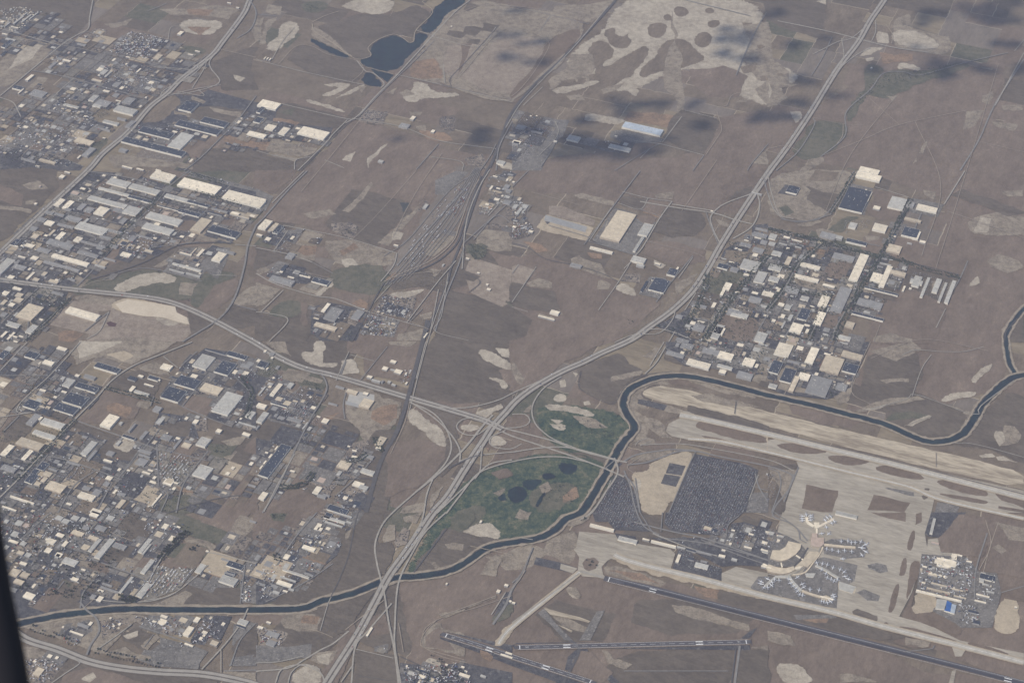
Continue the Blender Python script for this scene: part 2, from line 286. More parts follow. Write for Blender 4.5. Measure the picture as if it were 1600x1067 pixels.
DATA_FIELDS = '''
# source pixel coordinates: broad land cover first
@G
# salt flats, top right
Fc 890,95 915,70 950,50 962,20 985,0 1150,0 1190,15 1180,45 1168,75 1195,100 1232,110 1242,128 1212,132 1218,150 1205,165 1160,150 1120,120 1080,105 1045,110 1015,125 985,140 960,140 940,120 900,115
Fg 942,50 960,43 980,48 985,66 978,77 955,73
Fg 922,70 945,64 960,85 935,100 945,110 985,85 1015,70 1000,100 965,128 945,140 935,120 925,95
Fg 1055,12 1065,11 1075,16 1073,24 1062,27 1054,21
Fg 1013,40 1030,36 1042,40 1038,52 1028,60 1015,56
Fg 1037,25 1045,22 1051,29 1045,33 1038,31
Fg 1038,70 1055,62 1072,65 1082,78 1100,92 1085,98 1050,108 1020,112 1000,122 1012,100 1030,90
Fg 1086,60 1095,51 1108,52 1111,65 1100,75 1087,70
Fg 1106,35 1115,32 1125,33 1120,43 1108,43
Fg 1102,15 1110,12 1117,18 1110,22 1103,20
Fg 1160,36 1175,36 1174,42 1162,41
Fg 1182,72 1190,70 1195,75 1188,78 1182,76
Fg 1163,105 1175,100 1185,102 1178,112 1165,115
Fg 1187,120 1198,118 1200,126 1190,127
Fs 1195,0 1290,0 1290,60 1250,50 1200,30
Fc 960,40 1000,30 1010,38 985,45 970,60
Ft 915,8 960,0 940,20 925,35 890,28 863,20 868,10
Fr 1080,110 1130,105 1165,120 1150,150 1110,150 1085,130
# fields upper middle
Fr 550,190 690,235 770,245 735,330 715,395 690,420 600,420 480,350 415,335
Fr 700,460 830,400 960,440 1000,500 960,530 880,560 810,600 760,595 730,560
Fs 700,455 790,478 830,500 800,560 750,600 700,620 650,625 660,560 685,520
Fr 970,250 1090,240 1190,290 1170,330 1060,320 980,300
Fr 800,270 960,240 985,260 960,320 905,300 850,300 800,290
Fr 1500,225 1600,180 1600,480 1565,520 1540,500 1500,430 1480,330
Fr 1270,180 1340,130 1440,120 1540,100 1560,130 1480,310 1420,290 1330,260 1255,250
Fr 1320,100 1430,110 1580,90 1560,150 1500,180 1400,140
Fr 1360,540 1500,420 1560,510 1570,560 1540,610 1450,640 1380,600 1340,600
Fs 1390,620 1420,610 1450,622 1500,640 1510,660 1490,684 1450,684 1420,672 1390,655
Fs 1525,660 1550,640 1600,600 1600,720 1550,700 1480,690 1510,680
Fr 1560,590 1600,590 1600,620 1570,610
Fs 645,560 655,540 760,560 790,610 760,628 700,625 650,612
Fr 660,700 690,690 700,705 680,735 640,790 615,790 620,720
Fr 1000,690 1060,690 1040,700 1010,700
# airport infield, lower right
Fr 630,905 700,895 770,860 840,850 1100,930 1300,990 1600,1067 1600,1067 650,1067
Ft 760,870 830,850 860,860 830,885 790,890
Fr 1560,850 1600,840 1600,1060 1430,1000 1440,950 1560,960
Ft 855,840 895,830 905,850 890,880 850,865
Fs 840,960 870,940 905,950 960,960 940,1000 880,1000
Fs 1000,940 1180,960 1150,985 1050,990 990,970
Fs 1000,1020 1140,1010 1135,1067 960,1067 950,1045
Ft 1050,945 1090,950 1170,975 1170,985 1110,970 1055,955
Fo 1085,915 1120,920 1170,938 1150,942 1100,930
Ft 945,885 985,890 1040,910 1030,918 985,908 945,895
Fo 950,890 1000,895 1030,912 990,905
Ft 848,948 870,955 905,975 930,985 915,988 880,978
Fc 885,918 895,918 905,928 905,935 892,932
# pale strip along the far runway
FC 1002,612 1020,604 1040,602 1120,622 1200,643 1290,664 1380,685 1460,703 1530,720 1600,738 1600,762 1500,742 1420,722 1330,700 1240,676 1160,655 1080,638 1010,622
Ft 1080,618 1110,615 1160,628 1200,640 1150,634 1100,628
Ft 1180,612 1250,622 1330,645 1400,668 1380,668 1300,648 1230,632
Fr 1235,632 1280,638 1350,655 1330,665 1280,660 1240,645
# long shoulder of pale dirt left of canal
Ft 995,595 985,612 985,640 995,665 990,690 1005,690 1010,640 1000,615 1020,600 1080,597 1180,622 1180,617 1080,590 1020,592
# green golf course
FG 690,820 720,776 745,752 775,737 800,728 840,719 885,719 925,726 950,739 930,765 905,798 885,808 862,818 840,838 800,842 762,850 700,890 648,897 655,880
FG 850,641 900,643 940,648 975,660 985,668 975,678 955,698 950,707 920,707 882,695 858,670 848,650
Fv 650,893 690,835 735,845 770,855 740,870 700,888
Fv 1380,660 1450,650 1400,645
Fv 700,820 735,790 760,795 745,825 715,840
Fv 835,765 880,755 905,765 880,790 850,800 830,785
Ft 895,650 930,655 950,668 920,668
Ft 812,795 830,800 825,812 805,808
W 870,722 900,724 902,734 892,742 877,739
W 815,750 843,748 848,752 834,766 820,764
W 792,766 812,757 826,770 818,783 798,786
W 777,777 789,770 793,781 782,783
Fc 862,664 882,662 884,672 868,670 858,660 
Fc 860,655 880,657 870,662
Fc 850,632 880,634 905,637 930,648 920,650 895,642 860,640
Fc 865,620 878,614 885,620 882,627 868,627
Fc 912,628 920,626 923,632 914,633
Fc 911,602 925,607 932,615 922,617 910,609
Fc 875,595 882,593 884,603 876,605
Fc 725,828 745,820 765,818 783,835 770,845 740,845 725,838
Ft 770,770 790,762 780,775
Fo 880,775 900,760 905,775 880,785
@0 0
Fs 0,0 570,0 540,140 420,260 200,220 60,130 0,30
Ft 100,225 370,280 350,350 150,480 40,540 0,540 0,400 60,330
Fc 150,290 290,270 200,360 60,430
Ft 1000,60 1180,60 1300,40 1500,60 1430,120 1250,90 1100,100
Fo 1170,60 1340,60 1300,100 1180,90
Fc 1150,130 1290,130 1400,150 1310,220 1180,200 1130,170
Fo 1170,170 1320,170 1250,220
Ft 650,150 760,140 830,115 790,160 700,180
Fy 810,195 1050,240 1090,260 980,320 920,380 660,330
Fs 250,80 330,90 280,110
Fy 590,180 670,190 640,240 520,230
Fs 380,290 640,250 760,340 620,480 480,480 400,440
Ft 440,400 560,390 660,400 560,470 420,470
FA 350,340 480,370 420,430 310,400
FA 730,390 960,430 1000,500 960,570 890,600 650,530
FA 1060,590 1240,600 1300,560 1600,640 1600,1067 1100,1067 1200,980 760,900 860,760
Fs 1000,560 1100,600 1050,700 900,770 870,750
Ft 200,700 430,740 330,790 260,760 100,860
Fr 190,560 280,620 250,660 130,620
Ft 240,480 300,490 180,620 110,600
Ft 230,700 290,700 280,750 220,740
Fy 60,840 170,740 480,800 620,860 520,950 380,1000 180,950 0,890
Fv 0,610 110,640 250,680 200,700 110,690 60,640 0,640
Ft 0,650 90,660 110,700 60,770 0,790
FA 0,890 300,960 520,1040 500,1067 0,1067
FA 400,540 560,560 700,560 930,620 860,680 640,680 540,720 600,760 700,780 720,820 560,820 480,760 380,720 260,680 330,620
Fa 440,500 700,560 930,610 880,660 600,640 400,590
Fy 600,440 720,400 700,520 600,500
Fv 1130,290 1230,300 1290,320 1180,370 1050,300
Ft 960,350 1100,330 1140,370 1060,400 960,400
Fc 1050,300 1110,280 1140,300 1060,315
Fs 1300,400 1600,300 1600,560 1400,560 1380,480
Fs 1180,680 1340,670 1540,700 1420,800 1180,740
Fg 960,620 1130,600 1080,700 980,760 900,760
Ft 1090,690 1200,710 1180,735 1090,715
Ft 1200,600 1290,635 1270,650 1200,625
Ft 1310,670 1510,700 1500,735 1340,700
Fr 1140,930 1260,860 1400,840 1400,960 1280,980 1200,980
Fo 1410,840 1600,890 1600,930 1400,880
Ft 1280,975 1490,1040 1480,1067 1290,1000
Fc 1460,470 1530,490 1500,510 1470,495
Fs 1280,940 1600,940 1600,1067 1200,1067
Ft 780,960 1000,1000 1200,1030 1200,1060 900,1040 720,1050 680,980
Fv 600,900 680,860 640,920 560,990 510,960
@1 0
Ft 0,120 50,110 30,250 0,260
Ft 70,130 130,110 60,280 20,280
Fc 170,140 270,150 230,230 120,320 60,300 150,230
Ft 80,30 160,40 150,95 60,80
Fv 290,20 430,10 440,60 350,80 300,60
Fc 540,40 640,0 860,0 830,70 750,90 650,70 580,50
Fs 400,170 640,100 830,100 1000,40 1090,100 1000,190 870,220 720,280 690,360 620,360 500,270
Fs 210,370 280,290 350,290 460,340 620,390 670,440 600,510 450,480
Ft 350,170 500,260 600,350 580,350 450,280 350,230
Fc 420,530 530,540 490,570 400,600 470,600 600,530 520,520 450,530
Fc 480,620 600,580 660,550 680,530 640,540 550,590
Ft 640,540 690,540 660,580
Fc 290,620 400,640 560,700 530,700 400,660
W 1180,-10 1330,-10 1240,80 1110,215 1010,190 1090,100 1100,60 1160,20
W 1000,200 1090,225 1040,280 950,350 860,460 690,420 640,370 730,350 705,310 770,250 860,220 920,240 960,270 990,265
W 690,450 730,455 790,530 770,550 645,515
W 720,430 860,470 820,515 750,470
W 330,235 400,260 500,310 590,355 560,370 480,340 380,290
Ft 1100,220 1280,40 1420,0 1600,40 1600,160 1510,150 1390,280 1200,240
Ft 1000,360 1140,240 1370,290 1260,440 1220,540 1160,520 960,480
Fo 980,390 1140,370 1160,490 970,480
Ft 1270,480 1600,580 1600,600 1280,510
Fs 1230,100 1310,110 1280,150 1220,145
Fs 1280,180 1400,140 1430,190 1370,260 1280,240
Fs 1180,190 1270,210 1240,240 1180,225
Fs 1330,20 1400,40 1370,80 1300,60
FW 1305,145 1350,150 1330,170
FW 1420,143 1460,147 1445,160
Ft 1400,70 1520,30 1600,50 1600,110 1460,110
Fc 920,600 1000,560 990,510 1060,530 1090,580 1290,590 1180,605 1040,610 960,640
Ft 890,580 940,560 990,590 920,605
Ft 815,580 880,550 860,590
Fy 660,680 830,700 800,780 640,760
Fo 1020,820 1180,830 1230,880 1060,870
Fy 1140,740 1240,720 1240,820 1150,810
Ft 960,700 1040,700 1030,720 960,730
Ft 1000,790 1060,780 1060,820 1010,810
Fs 150,660 200,650 540,740 480,800 300,790 120,730
Fv 140,700 240,680 220,720
FA 0,640 140,650 120,740 280,780 480,800 440,900 300,890 100,860 0,900
Fo 110,740 270,765 250,790 110,760
Ft 100,870 380,930 330,985 60,940
Fo 0,890 90,890 60,940 0,930
Fs 10,1067 30,970 260,1000 400,940 300,1067
Ft 120,960 260,990 240,1010 100,975
Fr 420,960 760,790 900,830 1150,900 1000,1067 300,1067
Fc 560,980 620,950 590,1010 540,1000
Fc 700,990 820,900 730,990 700,1050
Fr 780,640 860,640 850,680 780,680
Fy 1300,990 1420,960 1440,1060 1330,1050
Fc 1500,1000 1600,1030 1600,1060 1540,1050
@2 0
Fr 0,40 220,90 430,140 330,270 180,420 50,610 0,640
Ft 370,340 500,340 520,420 480,540 330,500 240,560 230,510 350,420
Fg 480,470 545,460 550,500 500,510
Fg 340,500 390,495 400,520 350,520
Fg 415,492 460,490 455,520 420,520
Fc 240,560 400,540 560,500 480,540 300,590
Ft 340,600 420,590 460,630 370,630
Fc 700,520 790,570 770,600 720,560
Ft 560,560 700,520 640,570 570,590
Fc 470,715 700,750 660,775 460,750
Fo 740,700 1050,730 980,800 700,750
Ft 1000,60 1050,730 1040,735
Fs 960,860 1060,690 1290,760 1200,960
Fr 1200,980 1310,740 1600,700 1600,900 1520,1000 1400,1067 1180,1067
Fa 0,680 290,750 360,750 320,850 270,890 180,1067 0,1067
Ft 0,740 130,770 270,800 260,820 120,800 0,770
Fa 320,870 480,860 720,910 740,960 600,950 430,900
Fa 620,820 690,810 950,870 930,890 720,900 610,860
Fr 740,900 900,930 820,990 720,960
Ft 1400,640 1480,610 1470,640
Ft 1520,560 1600,500 1600,660 1560,620
Ft 1560,960 1600,930 1600,1030 1500,1020
Ft 1450,160 1600,140 1600,480 1540,500 1440,370 1500,270
Fg 1530,285 1560,280 1580,295 1550,312
Fg 1430,420 1530,400 1520,440 1450,460
Fg 1550,480 1590,475 1600,500 1560,505
@3 0
Ft 0,260 20,300 20,400 60,390 130,450 130,520 180,530 60,550 120,610 50,660 0,670
Fg 60,460 90,460 90,475 60,475
Fc 300,10 360,0 360,30 
Fc 690,200 740,210 750,270 690,265
Fc 580,350 640,300 720,300 640,340
Fc 610,370 660,360 650,380 620,385
Ft 790,130 880,90 900,180 1130,230 1130,330 1050,340 900,320 800,290
Fc 790,190 950,200 1060,270 1050,300 900,300 800,270
Fc 820,390 950,420 940,450 850,420 820,440
Fo 700,330 900,340 900,380 720,400
Ft 1240,400 1410,430 1400,440 1260,410
Fc 270,855 430,885 400,920 275,890
Fc 140,700 200,700 205,740 175,770
Fv 170,940 290,760 480,780 470,850 330,980 230,990 190,960
Fv 620,410 700,420 690,460 500,680 490,760 530,760 580,640 720,470 850,440 950,470 1240,400 1230,420 960,500 640,640
Ft 200,1067 250,1000 340,980 350,1010 240,1067
Ft 1240,700 1350,690 1300,780 1220,810
Ft 1340,600 1410,570 1380,650 1340,640
Ft 940,960 1000,880 970,960
Ft 890,1040 940,960 930,1010
Ft 1400,760 1560,780 1540,820 1420,790
Ft 740,600 810,600 780,640
Ft 1460,660 1590,660 1590,690 1470,690
Fr 640,620 800,650 740,740 600,730
@0 1
FA 540,0 840,20 1100,110 1440,80 1600,120 1600,260 1520,360 1440,460 1100,400 900,560 700,660 560,640 480,720 430,740 0,680 0,500 270,230 420,100
Fa 1100,20 1180,0 1600,110 1600,130 1440,90
FA 0,690 430,750 380,860 160,1067 0,1067
Fs 0,0 340,0 350,100 270,180 0,440
Ft 140,90 240,60 300,110 200,120
Fr 0,90 140,150 130,220 0,180
Ft 0,220 200,250 190,265 0,240
Ft 160,190 230,180 220,210 160,210
Fy 0,500 150,490 200,530 120,560 0,540
Fo 210,360 250,340 310,370 250,400
Ft 600,100 680,90 640,130
Fr 1110,310 1200,310 1240,330 1180,380 1090,360
Ft 1190,380 1270,295 1320,310 1280,380 1440,450 1300,440 1200,420
Fc 1450,255 1530,260 1555,300 1510,340 1440,320 1500,310 1500,290 1440,270
Fr 1320,330 1380,310 1480,300 1500,330 1400,350
Fy 880,370 1100,360 1200,420 1100,450 960,470 720,450 800,410
Fr 640,500 750,470 720,560 820,560 700,600 640,560
Fs 540,650 1100,470 1250,480 1010,620 830,600 600,680
Ft 960,600 1100,500 1080,560 1010,600
Fv 560,700 640,690 850,630 1000,640 1240,700 1260,720 1180,800 1000,780 800,760
Fc 700,730 850,660 930,640 1100,660 1080,700 900,700 780,760
Ft 1130,700 1260,700 1200,780 1120,770
Fv 1240,700 1290,640 1480,640 1360,720 1340,800 1240,860 1200,800
Fr 1340,720 1480,680 1470,740 1430,800 1290,880 1250,850
Fa 1050,560 1160,480 1280,480 1300,600 1250,680 1040,640
Fa 1290,480 1440,480 1420,560 1360,680 1280,620
Ft 470,790 560,770 720,800 720,840 640,860 560,850
FH 440,810 700,840 720,870 620,880 620,960 560,1020 300,960 360,880
FT 680,850 780,800 830,800 960,830 1090,860 1100,890 1060,910 960,900 860,880 760,870
FH 700,870 1060,910 1180,930 1200,1010 1140,1067 540,1067 560,1000 660,900
Fc 960,910 1060,920 1090,890 1170,920 1180,960 1120,950 1040,970
FP 665,950 690,940 730,955 720,975 680,970
Fo 360,1010 460,1000 520,1020 460,1067 370,1060
Fs 1180,860 1330,930 1300,980 1200,1010 1190,940
Fs 1380,930 1460,840 1600,860 1600,960 1480,980
Ft 1450,820 1540,740 1600,720 1600,840 1500,840
Fv 560,660 460,720 480,770 600,760
Ft 480,650 560,680 500,730 460,690
Fy 0,850 100,860 90,920 0,960
Ft 90,920 150,900 240,1000 170,1020
@1 1
Fr 0,0 250,0 200,60 100,140 0,110
Fa 0,110 110,160 60,250 0,260
Fr 300,0 1150,0 1000,190 780,160 590,140 560,270 440,340 70,280
Fs 440,330 600,120 900,180 960,250 760,460 600,430
Ft 540,250 720,70 730,80 580,260
Fw 900,200 960,200 920,260
Ft 300,270 460,240 500,270 350,300
Fy 470,330 590,320 640,350 600,430 480,380
Ft 760,450 980,260 1060,160 1000,260 860,420 830,470
Fc 860,380 920,390 900,430 850,430
Fy 1000,250 1060,180 1080,200 1030,260
Fm 800,690 870,560 940,440 1100,235 1230,90 1260,-20 1370,-20 1390,60 1270,290 1160,450 1000,600 880,680
Ft 1060,520 1150,420 1240,400 1220,440 1100,540
Fr 1240,220 1300,180 1260,290 1230,300
Fa 1150,370 1260,380 1240,410 1160,390
Fa 1120,60 1250,0 1330,10 1180,150 1120,150
Fa 100,370 300,370 200,520 110,510
Ft 270,430 320,370 420,400 350,450
Ft 200,500 260,450 400,480 360,560 260,540
Fo 250,470 380,470 370,520 310,530 250,500
Fr 380,480 460,490 440,540 370,540
Ft 440,440 560,430 650,450 870,510 840,590 640,600 560,600 500,570 460,520
Fo 520,500 610,450 640,480 600,500 540,530
Fc 540,560 600,550 640,620 560,600
FA 350,420 420,420 390,460 340,450
Fs 0,480 360,570 480,640 430,650 120,560 0,620
Ft 0,620 60,600 90,620 20,650
FA 130,580 190,590 340,650 500,680 440,720 240,700 60,660
Fs 350,650 460,680 430,710 340,690
Ft 270,740 330,700 430,730 370,770
Fc 370,770 470,690 510,690 400,780
Fv 500,610 880,640 780,770 560,740 480,700
Fr 480,760 700,780 700,860 600,840 480,800
Fo 600,830 650,800 700,830 680,870
Fv 80,890 180,810 300,830 260,900 140,920
Ft 0,700 150,740 60,830 0,850
Fr 280,820 320,830 320,960 290,970
Fs 0,890 180,930 60,1050 0,1067
Fs 120,1067 230,940 350,1000 300,1067
FA 350,850 450,820 700,870 640,1067 400,1060 340,1000
Fa 430,850 540,840 520,930 430,900
Ft 370,960 520,950 490,1000 380,980
Fy 600,870 680,890 620,970 570,950
Fv 590,600 780,600 800,700 590,700
Fy 800,770 1000,780 960,930 720,880
Fc 830,770 1000,750 1060,740 960,790 860,790
Ft 1040,640 1100,610 1160,620 1120,660 1050,660
Fo 820,670 880,630 870,670 810,690
Fs 830,690 1100,640 1120,700 860,740
Fr 700,900 960,950 880,1067 640,1067
Fa 700,900 900,930 860,1040 660,1020
Ft 890,1020 1060,980 1050,1060 880,1060
Ft 1020,900 1100,880 1100,920 1040,930
Fs 1180,760 1600,800 1600,1067 1300,1060 1130,1000
FH 1340,540 1400,555 1540,600 1600,620 1590,820 1540,850 1420,800 1340,760 1300,640
Fs 1300,620 1400,660 1360,690 1280,670
Ft 1380,400 1430,370 1600,380 1600,430 1480,430 1380,450
Ft 1370,450 1600,440 1600,500 1400,480
Fr 1460,500 1600,540 1600,610 1520,590
Fy 1440,320 1600,350 1600,370 1420,370
Fy 1380,240 1440,200 1490,220 1450,280
Fa 1450,40 1600,0 1600,200 1500,230 1470,190
Ft 1560,120 1600,60 1600,160
Ft 1310,520 1380,510 1400,550 1320,560
Fv 1320,460 1440,460 1430,530 1380,560 1320,500
Fv 1560,820 1600,810 1600,850
@2 1
Fy 0,180 110,210 80,290 130,340 130,400 0,440
FH 230,220 320,220 520,310 510,345 400,320 230,275
Ft 390,150 440,140 630,190 640,220 540,200 420,170
FT 165,350 220,280 500,360 460,430
FS 210,275 470,350 460,385 200,310
FA 205,315 240,320 220,335
Fo 70,440 180,460 230,500 150,510
Fr 0,530 110,560 150,610 100,630 0,600
FH 0,600 40,585 150,620 0,810
Fa 500,440 640,230 690,240 780,270 900,320 770,530 600,480 490,430
FK 560,430 580,400 600,300 570,390
Fr 700,260 900,290 860,350 790,300
Ft 890,150 1010,130 1000,180 900,170
Fs 690,160 850,180 800,240 680,210
Fr 850,190 980,200 930,280 810,240
Fo 820,250 940,280 920,295 820,260
Fs 870,370 980,230 1170,260 1200,330 1130,400 1000,410
Fr 840,440 1200,500 1200,560 1130,570 1040,590 840,520
Ft 370,550 420,530 550,580 600,660 580,670 380,600
Fo 470,510 560,520 560,550 500,545
Fy 700,640 800,640 800,700 680,690
Fc 640,730 700,700 760,740 770,790 700,760
Ft 540,680 620,710 600,740 530,740
Fc 890,560 960,590 930,610 890,590
Ft 90,700 170,670 250,700 250,730 110,720
Ft 80,750 130,770 90,780
Fr 560,800 640,760 920,820 800,930 560,880
Fc 170,895 260,920 260,935 170,905
Ft 220,860 290,860 320,900 230,880
Fa 790,770 860,660 960,670 970,700 1000,690 920,800
Ft 1020,700 1160,640 1100,720 1020,780
Ft 1270,300 1330,320 1390,360 1300,340
Fs 1400,130 1500,100 1480,150 1350,180
FA 1500,340 1600,330 1600,1067 1100,1067 900,970 1120,850 1250,640 1330,490 1500,400
Fv 1220,660 1360,620 1460,640 1410,700 1300,790 1220,770
Fa 1290,570 1380,560 1360,610 1290,610
Fg 1340,500 1480,510 1440,580 1320,560
Fr 1280,1060 1310,900 1500,880 1530,960 1460,1067
Ft 1100,910 1130,850 1280,890 1250,940
Fr 1500,790 1600,800 1580,860 1480,850
Fs 0,700 260,760 280,880 100,860 0,830
@3 1
Ft 20,60 80,20 480,0 540,20 470,150 420,230 360,280 260,300 200,310 60,260 0,190
Fs 70,120 250,100 450,150 380,260 270,190
Fg 300,0 440,10 400,60 260,60
Ft 60,70 200,80 260,120 240,190 170,190 50,150
FA 110,85 200,110 180,160 60,140
Ft 0,190 180,200 200,240 170,300 90,290 20,270
Fv 70,230 120,220 160,260 110,280
Ft 180,340 280,290 340,320 250,350
Fv 380,370 500,290 560,290 460,380
Ft 300,370 340,360 410,380 400,440 320,430
FA 0,350 330,430 500,480 640,530 560,620 700,530 860,180 900,170 760,530 880,600 800,800 720,960 470,870 430,1067 0,1067
Fa 520,80 660,110 600,280 440,240
Fr 670,120 860,160 830,280 700,300 640,260
Ft 760,210 790,160 870,160 820,250 750,240
Fa 860,230 900,170 1100,210 1060,290 900,260
Fr 600,420 660,400 720,430 690,520 590,490
Fr 820,440 960,460 1240,580 1220,660 1000,620 870,580 800,540
Fr 390,580 520,560 540,620 500,690 340,660
Fo 240,480 360,460 350,530 270,520
Ft 600,400 700,410 690,430 620,440
Ft 160,640 460,700 430,750 320,750 140,690
Fr 380,560 420,480 360,470
Fs 900,610 1180,680 1100,830 850,740
FY 890,660 970,670 950,710 890,700
FY 985,680 1015,685 960,785 945,775
Ft 1030,690 1085,680 1060,760 1025,750
FY 1095,700 1120,705 1080,815 1060,810
FY 1140,690 1175,700 1120,820 1100,815
Ft 1260,320 1330,280 1440,260 1600,290 1600,400 1380,400 1290,390 1250,350
Fc 1330,290 1390,300 1370,380 1290,380
Ft 1370,560 1440,520 1560,560 1600,600 1500,640 1450,620 1400,600
Ft 1450,130 1590,120 1590,160 1500,160
Fc 1260,720 1310,660 1320,700
Fr 740,760 900,750 1090,840 1060,980 1000,1067 660,1067
Ft 660,1040 760,1010 900,1050 900,1067 660,1067
Ft 970,120 1050,130 1040,180 980,150
Fr 350,890 440,900 400,1000 340,970
Fs 1500,1067 1480,1000 1600,850 1600,1067
Fs 1150,150 1220,120 1600,260 1500,280
@0 2
Fs 0,170 190,30 340,180 300,240 0,210
Ft 430,60 560,0 1100,0 820,140 650,90 480,140
Fc 500,0 760,0 620,60 500,100
Ft 870,160 980,130 1060,210 880,180
FT 670,80 780,60 830,90 770,120
FA 150,170 260,80 440,200 640,280 460,470 130,440 120,380 340,190
Fr 0,220 160,230 220,250 120,370 30,310
Ft 0,290 60,340 60,440 0,540
Fs 20,560 120,460 220,500 130,610 30,620
Fr 500,510 660,310 900,360 830,470 760,470 620,500
Fo 670,400 720,380 820,410 820,440 790,470 670,430
Ft 870,370 960,370 920,420 850,400
Fs 700,220 880,180 1000,240 940,350 700,280
FA 1000,330 1130,160 1280,40 1560,80 1600,90 1600,560 1480,520 1300,470 1500,300 1200,330 1130,400
FA 1290,470 1400,300 1440,270 1520,290 1560,360 1540,480 1440,520
Fr 1140,400 1180,340 1340,370 1290,450 1160,430
Fy 1130,450 1300,460 1300,560 1200,560
FA 440,510 600,580 900,640 1000,440 1200,470 1280,720 960,1067 0,1067 0,700 300,640
Fs 990,520 1200,500 1180,590 1000,600
Fs 380,520 480,500 720,590 700,620 560,570
Fy 700,640 760,600 870,640 840,690 720,670
Fs 620,690 700,600 880,690 830,740 640,720
Fc 710,640 770,600 860,640 820,660 800,690 720,660
FY 985,670 1250,730 1120,930 1010,900
Ft 1130,650 1300,590 1330,600 1260,710 1120,680
Fv 1310,640 1480,640 1400,740 1320,750
Fr 1280,860 1480,820 1600,600 1600,800 1500,950 1330,980 1150,880
Ft 1380,620 1540,590 1500,640 1440,650
Fr 1300,960 1500,950 1540,1000 1600,960 1600,1067 1300,1060
Ft 1130,890 1320,950 1300,980 1130,930
Fv 1020,970 1180,960 1300,1000 1200,1067 1010,1060
Fo 1100,900 1320,960 1310,975 1110,920
Fr 90,900 200,900 280,930 230,960 90,940
FT 830,1000 920,900 1050,940 960,1030
Ft 470,1000 560,930 640,960 560,1030
Fg 1440,120 1520,60 1600,90 1600,130 
Ft 1400,720 1500,680 1480,760 1420,780
@1 2
Fs 100,0 560,0 570,40 500,200 380,170 200,90
Ft 60,0 180,0 220,90 140,60
Fc 370,0 420,0 420,70 410,130 510,130 480,160 360,140 300,110 290,60 370,80
Fs 420,60 560,20 560,60 500,130 420,130
Fr 580,0 820,0 740,120 580,60
Fc 540,120 600,110 640,190 530,200
Ft 820,0 1000,0 960,30 860,30
Fr 690,90 820,20 1040,20 960,240 700,200
Fc 1400,50 1460,60 1600,140 1600,180 1470,130 1400,80
Fc 1500,40 1600,50 1600,100 1540,90
Fc 1440,220 1520,230 1580,270 1550,300 1520,250
Fv 270,180 420,220 420,300 340,330 280,280
Ft 280,170 340,200 300,230
Ft 300,210 420,240 400,260 310,240
Fy 0,280 160,170 260,210 130,360 0,340
Ft 160,180 240,190 240,250 160,240
Fa 60,470 200,340 280,280 420,300 300,540 100,500
Fs 20,580 100,500 280,540 260,600 240,640 40,600
FA 0,600 230,650 60,870 0,830
Ft 560,300 720,290 780,350 900,380 900,450 820,560 700,640 640,540 560,480
Fo 730,430 880,390 880,470 800,520 720,480
FS 560,370 700,380 740,360 720,400 640,410 560,390
FL 590,300 740,330 740,370 640,390 570,370
Fr 480,380 560,400 570,490 480,500 400,460
Fo 330,600 440,470 520,440 460,500 400,560 320,640
Fs 450,490 570,490 640,560 620,620 560,700 440,700 370,670
Fr 380,650 460,640 570,680 560,740 400,720
Fr 260,690 330,670 520,740 480,840 330,870 200,900 190,820
Fo 330,720 420,720 410,780 330,790
Ft 740,640 830,560 820,620 790,690 740,680
Fy 570,640 740,600 740,750 640,860 470,860 500,760
Fy 290,920 380,830 520,880 440,980 300,940
Fs 650,900 760,560 880,560 840,800 800,1067 680,1067
Fr 140,940 290,930 470,1010 430,1067 60,1067
Fy 490,960 600,900 700,920 660,1060 480,1030
FA 440,1020 620,1067 430,1067
Fr 880,640 1180,640 1190,700 1120,800 1000,900 820,960 820,700
Fr 900,660 1060,650 1100,700 1010,830 880,800
Fc 960,420 1020,440 1060,500 1140,530 1190,640 1170,650 1080,600 1080,570 1030,540 950,480
Fs 1000,380 1140,470 1190,560 1160,520 1060,420
Fs 1190,730 1200,600 1260,640 1270,740 1160,840 1120,820
Fc 1380,440 1530,390 1540,410 1440,470
Fs 1000,360 1300,440 1420,500 1300,460 1240,540 1260,600 1240,600 1160,470
Fc 1490,580 1560,620 1560,640 1480,650 1460,620
Fc 1290,520 1380,520 1400,540 1330,560 1280,540
Ft 1090,960 1170,900 1130,980 1090,1040
Ft 920,1030 1050,1000 1050,1067 900,1067
Fo 1440,660 1460,660 1450,690
@2 2
Fr 0,0 560,0 260,160 80,290 0,300
Ft 0,120 30,150 80,230 60,270 30,250 0,180
Fs 420,170 660,80 800,180 700,260 610,380 540,340 430,290
Fc 380,190 410,200 400,220
Ft 620,220 820,180 800,210 620,250
Ft 820,90 900,30 940,50 880,110
Ft 70,440 120,390 110,440
Ft 0,330 30,320 0,360
FR 0,450 110,450 110,540 0,540
FR 0,600 200,660 0,680
Fs 380,690 600,720 600,750 400,700
Fs 960,40 1140,90 1100,150 960,110
FA 960,0 1600,0 1600,230 1400,200 1300,160 1080,150 960,60
Ft 1500,210 1600,200 1600,290 1480,230
FK 960,560 980,510 1060,470 1070,430 1180,450 1600,560 1600,700 1300,640 1100,610 1000,590
FR 1150,510 1200,480 1600,590 1600,640 1400,610 1150,540
FR 1170,590 1220,585 1500,650 1540,680 1400,660
Ft 800,460 900,480 960,530 960,570 1000,600 940,600 860,540
Fg 760,420 960,430 1060,420 1040,460 960,490 830,460
FR 1000,230 1080,230 1200,300 1100,280 960,260
FA 790,360 820,360 970,395 950,430 785,385
Ft 970,395 1070,425 1060,450 950,430
Fs 1100,400 1600,530 1600,560 1100,430
Ft 760,640 820,590 890,610 900,640 800,640
Ft 740,730 820,690 1010,670 1000,690 860,740 760,750
FR 780,760 880,770 860,840 800,920 770,840
